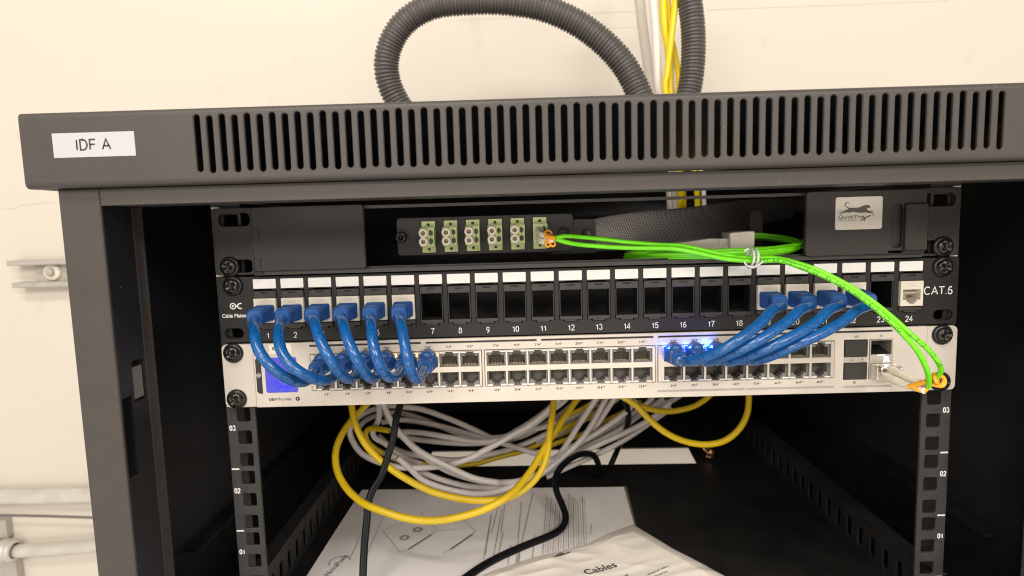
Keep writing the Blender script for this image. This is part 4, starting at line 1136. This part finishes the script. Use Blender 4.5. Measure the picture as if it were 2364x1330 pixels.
run('yellow_cable', 'yellow cable hanging alone in the right hand loop under the switch', R6([(170, 40), (250, 100), (350, 165), (440, 260), (550, 350), (680, 410), (820, 432), (950, 408), (1050, 330), (1108, 220), (1120, 90), (1118, 20)]), 130, 160, 2.9, M_yel, YG, bow=-10)
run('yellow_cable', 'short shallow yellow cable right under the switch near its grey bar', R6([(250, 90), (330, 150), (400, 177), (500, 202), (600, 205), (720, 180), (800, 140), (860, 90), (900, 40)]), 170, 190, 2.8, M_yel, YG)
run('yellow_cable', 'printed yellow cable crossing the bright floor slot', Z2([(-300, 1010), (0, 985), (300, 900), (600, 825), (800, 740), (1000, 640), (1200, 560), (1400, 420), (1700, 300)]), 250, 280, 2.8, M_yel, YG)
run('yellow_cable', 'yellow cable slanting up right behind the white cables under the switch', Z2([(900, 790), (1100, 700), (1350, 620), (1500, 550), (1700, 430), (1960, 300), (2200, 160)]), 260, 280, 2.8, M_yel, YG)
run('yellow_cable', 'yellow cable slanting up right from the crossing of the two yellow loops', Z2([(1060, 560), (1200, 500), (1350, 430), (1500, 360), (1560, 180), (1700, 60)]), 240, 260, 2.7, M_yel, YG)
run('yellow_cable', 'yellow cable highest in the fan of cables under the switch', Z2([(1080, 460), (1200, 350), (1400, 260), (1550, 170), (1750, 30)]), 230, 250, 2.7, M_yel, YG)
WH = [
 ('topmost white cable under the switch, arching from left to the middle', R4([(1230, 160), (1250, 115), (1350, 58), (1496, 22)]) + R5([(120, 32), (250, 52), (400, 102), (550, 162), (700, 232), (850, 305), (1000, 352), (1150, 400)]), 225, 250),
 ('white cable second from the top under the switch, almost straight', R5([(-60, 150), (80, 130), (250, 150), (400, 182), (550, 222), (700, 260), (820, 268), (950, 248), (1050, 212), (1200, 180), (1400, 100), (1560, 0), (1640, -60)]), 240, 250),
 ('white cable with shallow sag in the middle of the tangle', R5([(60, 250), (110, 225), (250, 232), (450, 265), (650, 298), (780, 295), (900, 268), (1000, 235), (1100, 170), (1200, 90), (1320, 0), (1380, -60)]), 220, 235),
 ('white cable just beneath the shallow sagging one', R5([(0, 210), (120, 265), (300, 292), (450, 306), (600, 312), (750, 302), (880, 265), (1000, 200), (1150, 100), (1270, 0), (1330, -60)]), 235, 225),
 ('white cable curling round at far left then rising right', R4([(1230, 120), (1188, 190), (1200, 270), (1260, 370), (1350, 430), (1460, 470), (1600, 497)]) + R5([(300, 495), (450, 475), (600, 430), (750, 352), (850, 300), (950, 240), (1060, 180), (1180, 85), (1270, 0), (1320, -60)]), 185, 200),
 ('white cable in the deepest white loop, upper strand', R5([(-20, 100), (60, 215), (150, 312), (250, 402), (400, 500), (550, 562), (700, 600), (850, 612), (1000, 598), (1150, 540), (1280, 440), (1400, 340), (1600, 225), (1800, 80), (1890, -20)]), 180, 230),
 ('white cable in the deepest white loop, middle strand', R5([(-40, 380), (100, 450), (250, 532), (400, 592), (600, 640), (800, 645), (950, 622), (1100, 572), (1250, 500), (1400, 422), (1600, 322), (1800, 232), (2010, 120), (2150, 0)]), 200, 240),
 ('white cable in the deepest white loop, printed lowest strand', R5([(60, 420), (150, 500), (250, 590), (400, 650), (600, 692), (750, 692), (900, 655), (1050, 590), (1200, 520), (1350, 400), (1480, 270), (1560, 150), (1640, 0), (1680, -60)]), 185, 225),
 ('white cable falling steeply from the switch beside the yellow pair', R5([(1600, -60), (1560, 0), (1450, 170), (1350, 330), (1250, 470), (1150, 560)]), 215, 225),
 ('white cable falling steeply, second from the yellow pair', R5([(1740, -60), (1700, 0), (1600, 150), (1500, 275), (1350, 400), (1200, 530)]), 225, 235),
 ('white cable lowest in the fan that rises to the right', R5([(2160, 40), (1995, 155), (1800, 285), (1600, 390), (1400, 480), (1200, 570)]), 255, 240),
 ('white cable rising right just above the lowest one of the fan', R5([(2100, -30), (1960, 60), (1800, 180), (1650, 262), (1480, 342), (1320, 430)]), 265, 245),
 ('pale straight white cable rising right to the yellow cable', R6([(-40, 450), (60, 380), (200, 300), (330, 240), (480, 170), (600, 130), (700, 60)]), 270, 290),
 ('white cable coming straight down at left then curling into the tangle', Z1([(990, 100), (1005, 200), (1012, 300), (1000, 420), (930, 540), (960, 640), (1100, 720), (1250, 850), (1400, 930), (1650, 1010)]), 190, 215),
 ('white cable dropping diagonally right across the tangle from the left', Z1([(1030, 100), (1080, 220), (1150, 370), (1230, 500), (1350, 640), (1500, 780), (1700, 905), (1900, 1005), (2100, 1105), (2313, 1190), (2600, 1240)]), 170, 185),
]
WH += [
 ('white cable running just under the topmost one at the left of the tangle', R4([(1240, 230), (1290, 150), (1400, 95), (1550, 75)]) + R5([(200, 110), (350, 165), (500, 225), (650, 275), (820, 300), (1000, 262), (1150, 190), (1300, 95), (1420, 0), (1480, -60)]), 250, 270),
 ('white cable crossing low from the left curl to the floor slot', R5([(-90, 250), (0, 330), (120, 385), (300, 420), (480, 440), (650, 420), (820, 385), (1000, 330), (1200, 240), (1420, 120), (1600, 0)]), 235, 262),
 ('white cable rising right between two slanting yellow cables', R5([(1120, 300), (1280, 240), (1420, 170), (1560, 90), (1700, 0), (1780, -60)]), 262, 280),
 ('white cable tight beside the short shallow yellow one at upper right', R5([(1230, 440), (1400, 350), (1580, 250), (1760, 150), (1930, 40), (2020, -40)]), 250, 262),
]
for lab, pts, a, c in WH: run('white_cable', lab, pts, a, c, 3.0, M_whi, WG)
run('power_cable', 'black flat power cord hanging straight down past the left of the yellow loops', R4([(1600, -70), (1580, 0), (1545, 130), (1520, 280), (1475, 430), (1430, 560), (1370, 660), (1332, 760), (1320, 900), (1305, 1050), (1295, 1200), (1290, 1330), (1285, 1450)]), 110, 40, 3.1, M_cord, 'black cords', 'power cord', flat=True)
run('power_cable', 'black power cord hooking over at the floor slot and snaking across the papers', R5([(1610, 560), (1600, 470), (1560, 402), (1480, 392), (1390, 428), (1310, 500), (1272, 580), (1280, 680), (1325, 790), (1350, 880), (1320, 960), (1230, 1020), (1050, 1092), (850, 1180), (700, 1262), (560, 1360), (480, 1420)]), 250, 70, 3.2, M_cord, 'black cords', 'power cord')
run('power_cable', 'short dark cord dropping from the switch across the right of the floor slot', R5([(1780, -70), (1810, 0), (1832, 100), (1820, 190), (1780, 280), (1735, 390), (1695, 480)]), 200, 300, 3.2, M_cord, 'black cords', 'power cord')
b = MB(); c = PY(1638, 1041, 300); b.lathe([(0, -8), (3.5, -8), (4.2, -5), (4.2, 6), (5.2, 7), (5.2, 12)], c, n=18)
for i, v in enumerate(b.v): b.v[i] = v
b.lathe([(4.6, -1), (4.6, 1)], (c.x, c.y, c.z - 6), 'z', 16)
tag(obj('copper_fitting', b, M_copper, at=c), 'tiny copper coloured ground lug under the lone yellow loop', 'ground lug')

# ------------------------------------------------------------------ papers on the cabinet floor
def onz(L, z): return [(PZ(x, y, z).x, PZ(x, y, z).y) for x, y in L]
def sheet(outer, z0, z1, wav, nx=60, ny=60, seed=1):
    """thin wavy sheet from a quad given as four corners (bl, br, tr, tl) in (x, y)"""
    rnd = random.Random(seed); ph = [(rnd.uniform(.01, .05), rnd.uniform(.01, .05), rnd.uniform(0, 6), rnd.uniform(.3, 1)) for _ in range(7)]
    A, B, C_, D = [Vector(p) for p in outer]; V = []; Fs = []
    for j in range(ny + 1):
        for i in range(nx + 1):
            u, v = i / nx, j / ny
            p = A.lerp(B, u).lerp(D.lerp(C_, u), v)
            h = sum(w * math.sin(a * p.x + c * p.y + f) for a, c, f, w in ph) / 4
            V.append((p.x, p.y, z0 + wav * (h + .9)))
    for j in range(ny):
        for i in range(nx):
            q = j * (nx + 1) + i; Fs.append((q, q + 1, q + nx + 2, q + nx + 1))
    b = MB(); b.add(V, Fs, True)
    b.add([(x, y, z - .3) for x, y, z in V], [f[::-1] for f in Fs], True)
    return b
zp = ZF + 1.6
pa = onz([(560, 1560), (1560, 1560), (1440, 1125), (836, 1131)], zp)
doc = thing('paper_sheet', 'printed instruction sheet lying on the cabinet floor under the cable loops', 'paper', (-80, 120, ZF))
b = sheet([pa[0], pa[1], pa[2], pa[3]], zp, 0, .35); obj('sheet', b, M_paper, doc)
def strokes(segs, w, z, name, material, parent, dash=0):
    b = MB(); rnd = random.Random(3)
    if dash:
        out = []
        for (x0, y0, x1, y1) in segs:
            t_ = 0
            while t_ < 1:
                l_ = rnd.uniform(.01, .045); out.append((x0 + (x1 - x0) * t_, y0 + (y1 - y0) * t_, x0 + (x1 - x0) * min(1, t_ + l_), y0 + (y1 - y0) * min(1, t_ + l_))); t_ += l_ + rnd.uniform(.006, .014)
        segs = out
    for (x0, y0, x1, y1) in segs:
        a = PZ(x0, y0, z); c = PZ(x1, y1, z); d = (c - a).normalized(); nn = Vector((-d.y, d.x, 0)) * w / 2
        n = max(1, int((c - a).length / 30))
        V = []; 
        for i in range(n + 1):
            p = a.lerp(c, i / n); V += [p + nn, p - nn]
        b.add(V, [(2 * i, 2 * i + 1, 2 * i + 3, 2 * i + 2) for i in range(n)])
    return obj(name, b, material, parent)
zi = zp + 1.15
def r5(x0, y0, x1, y1): return (900 + x0 / 3.325, 930 + y0 / 3.325, 900 + x1 / 3.325, 930 + y1 / 3.325)
segs = [r5(1100, 690, 975, 1230), r5(1010, 760, 970, 1230), r5(885, 780, 850, 1000), r5(830, 800, 780, 1000), r5(780, 850, 720, 1200)]
strokes(segs, .6, zi, 'rule_lines', M_ink2, doc)
segs = [r5(1205 + 34 * k, 700 + 14 * (k * 7 % 5), 1172 + 40 * k, 1160 - 8 * k) for k in range(9)]
segs += [r5(858, 820, 795, 1180), r5(870, 990, 830, 1180), r5(1110, 1010, 1095, 1190), r5(1005, 1080, 990, 1230), r5(925, 1090, 905, 1240), r5(780, 860, 730, 1170), r5(1550, 930, 1540, 1010)]
strokes(segs, .7, zi, 'text_columns', mat('text_ink', (.24,.22,.21), .7), doc, dash=1)
segs = [r5(1222 + 34 * k, 730, 1192 + 40 * k, 1150 - 8 * k) for k in range(9)]
strokes(segs, .4, zi, 'small_print', M_ink2, doc, dash=1)
def r9(x0, y0, x1, y1): return (680 + x0 / 4.728, 1130 + y0 / 4.728, 680 + x1 / 4.728, 1130 + y1 / 4.728)
segs = [r9(1240, 655, 1495, 490), r9(1700, 655, 1945, 487)]
strokes(segs, 1.7, zi, 'diagram_bars', M_ink, doc)
segs = [r9(1150, 685, 960, 440), r9(960, 440, 1200, 360), r9(1150, 685, 1240, 655), r9(1495, 490, 1550, 450), r9(1550, 450, 1850, 430), r9(1850, 340, 1975, 450), r9(1975, 450, 1940, 490), r9(1700, 655, 1620, 700), r9(1450, 340, 1550, 430), r9(1030, 180, 850, 560), r9(850, 560, 800, 700), r9(720, 500, 600, 760), r9(1380, 240, 1400, 290)]
strokes(segs, .5, zi, 'diagram_outline', M_ink2, doc)
b = MB()
for (x, y) in ((1200, 525), (1342, 437)):
    c = PZ(680 + x / 4.728, 1130 + y / 4.728, zi)
    b.plate(circ(0, 0, 4.6, 20), [circ(0, 0, 2.2, 16)], 0, -.1, T=lambda p, c=c: (c.x + p[0], c.y + p[2], c.z + p[1]))
obj('diagram_rings', b, M_ink2, doc)
def zframe(px0, py0, px1, py1, z):
    """text running from one photo point to another, lying on height z"""
    a = PZ(px0, py0, z); c = PZ(px1, py1, z); d = (c - a).normalized(); n = Vector((-d.y, d.x, 0)); return a, d, n, (c - a).length
a, d, n, L = zframe(758, 1330, 803, 1284, zi)
b = MB(); b.text('NovaPoint', 0, 0, 5.2, 0, 'LEFT', T=lambda p: a + d * p[0] + n * p[2], sx=1.0)
cc = PZ(785, 1300, zi); R_o = [(9.0 * math.cos(math.radians(q)), 9.0 * math.sin(math.radians(q))) for q in range(20, 221, 10)] + [(8.3 * math.cos(math.radians(q)), 8.3 * math.sin(math.radians(q))) for q in range(220, 19, -10)]
b.flat(R_o, 0, T=lambda p: (cc.x + p[0] - 1, cc.y + p[2] + 2, cc.z))
obj('logo', b, M_ink, doc)
# brown card edge under the sheet
b = MB(); L_ = onz([(1436, 1124), (1446, 1124), (1475, 1240), (1464, 1240)], ZF + .6)
b.plate(L_, [], ZF + .3, ZF + 1.4, T=lambda p: (p[0], p[2], p[1]))
tag(obj('card_strip', b, M_card, at=(60, 200, ZF)), 'brown card edge sticking out right of the instruction sheet', 'card')
# white plastic bag in front
zb_ = ZF + 5
bag = thing('plastic_bag', 'crumpled white printed bag lying in front at the bottom of the cabinet', 'bag', (60, 60, ZF))
outl = [(1462, 1203), (1500, 1226), (1560, 1262), (1620, 1292), (1700, 1335), (1850, 1420), (1500, 1520), (900, 1500), (1010, 1370), (1130, 1312), (1228, 1279), (1300, 1262), (1350, 1250), (1400, 1226)]
ow = onz(outl, zb_)
def in_poly(p, P):
    c = False; n = len(P)
    for i in range(n):
        a, q = P[i], P[i - 1]
        if (a[1] > p[1]) != (q[1] > p[1]) and p[0] < (q[0] - a[0]) * (p[1] - a[1]) / (q[1] - a[1]) + a[0]: c = not c
    return c
def near(p, P):
    best = 1e9; n = len(P); v = Vector(p)
    for i in range(n):
        a = Vector(P[i]); q = Vector(P[i - 1]); t_ = max(0, min(1, (v - a).dot(q - a) / (q - a).length_squared)); best = min(best, (a + (q - a) * t_ - v).length)
    return best
from mathutils import noise as mn
def bag_h(x, y):
    return 1.1 * (1 - abs(mn.noise(Vector((x * .016 + y * .014, y * .02 - x * .006, 3.1)))) * 2.4) + .7 * (1 - abs(mn.noise(Vector((x * .03 - y * .03, y * .05, 7)))) * 2.5) + 5.6
def bag_z(x, y): return ZF + 1.2 + bag_h(x, y) * min(1, near((x, y), ow) / 16) ** .6
st_ = 2.6; b = MB(); idx = {}; xs = [p[0] for p in ow]; ysb = [p[1] for p in ow]
# radial fan mesh: rings shrink towards the middle so that the outline stays clean
cx_, cy_ = sum(xs) / len(xs), sum(ysb) / len(ysb)
dense = []
for i in range(len(ow)):
    a, q = Vector(ow[i]), Vector(ow[(i + 1) % len(ow)])
    m_ = max(1, int((q - a).length / 3)); dense += [a.lerp(q, k / m_) for k in range(m_)]
nr = 60; V = []; Fs = []; n = len(dense)
for k in range(nr + 1):
    f = 1 - k / nr
    for p in dense:
        x = cx_ + (p.x - cx_) * f; y = cy_ + (p.y - cy_) * f
        V.append((x, y, bag_z(x, y) if k else ZF + 1.6))
for k in range(nr):
    for i in range(n):
        j = (i + 1) % n; Fs.append((k * n + i, (k + 1) * n + i, (k + 1) * n + j, k * n + j))
b.add(V, Fs, True)
b.add([(p.x, p.y, ZF + 1.2) for p in dense], [tuple(range(n))])
obj('film', b, M_bag, bag)
def bag_text(mb, txt, px0, py0, px1, py1, h, z=ZF + 6, sx=1.0, bold=0.0, shear=0):
    a, d, n_, L = zframe(px0, py0, px1, py1, z)
    def T(p):
        q = a + d * p[0] + n_ * p[2]; return (q.x, q.y, bag_z(q.x, q.y) + .35)
    mb.text(txt, 0, 0, h, 0, 'LEFT', T=T, sx=sx, bold=bold, shear=shear)
b = MB(); bag_text(b, 'Cables', 1354, 1335, 1440, 1309, 7.6, bold=.14)
bag_text(b, 'connected', 1418, 1348, 1478, 1320, 2.6, bold=.04); bag_text(b, 'connected with a', 1495, 1335, 1552, 1312, 2.2); bag_text(b, 'please see box', 1505, 1341, 1562, 1317, 2.0)
obj('lettering', b, M_ink3, bag)
b = MB(); a = PZ(1275, 1293, ZF + 6)
L_ = onz([(1276, 1294), (1290, 1280), (1297, 1277), (1303, 1282), (1318, 1277), (1316, 1281), (1296, 1289)], ZF + 6)
b.add([(x, y, bag_z(x, y) + .5) for x, y in L_], [tuple(range(len(L_)))])
obj('torn_mark', b, M_ink, bag)
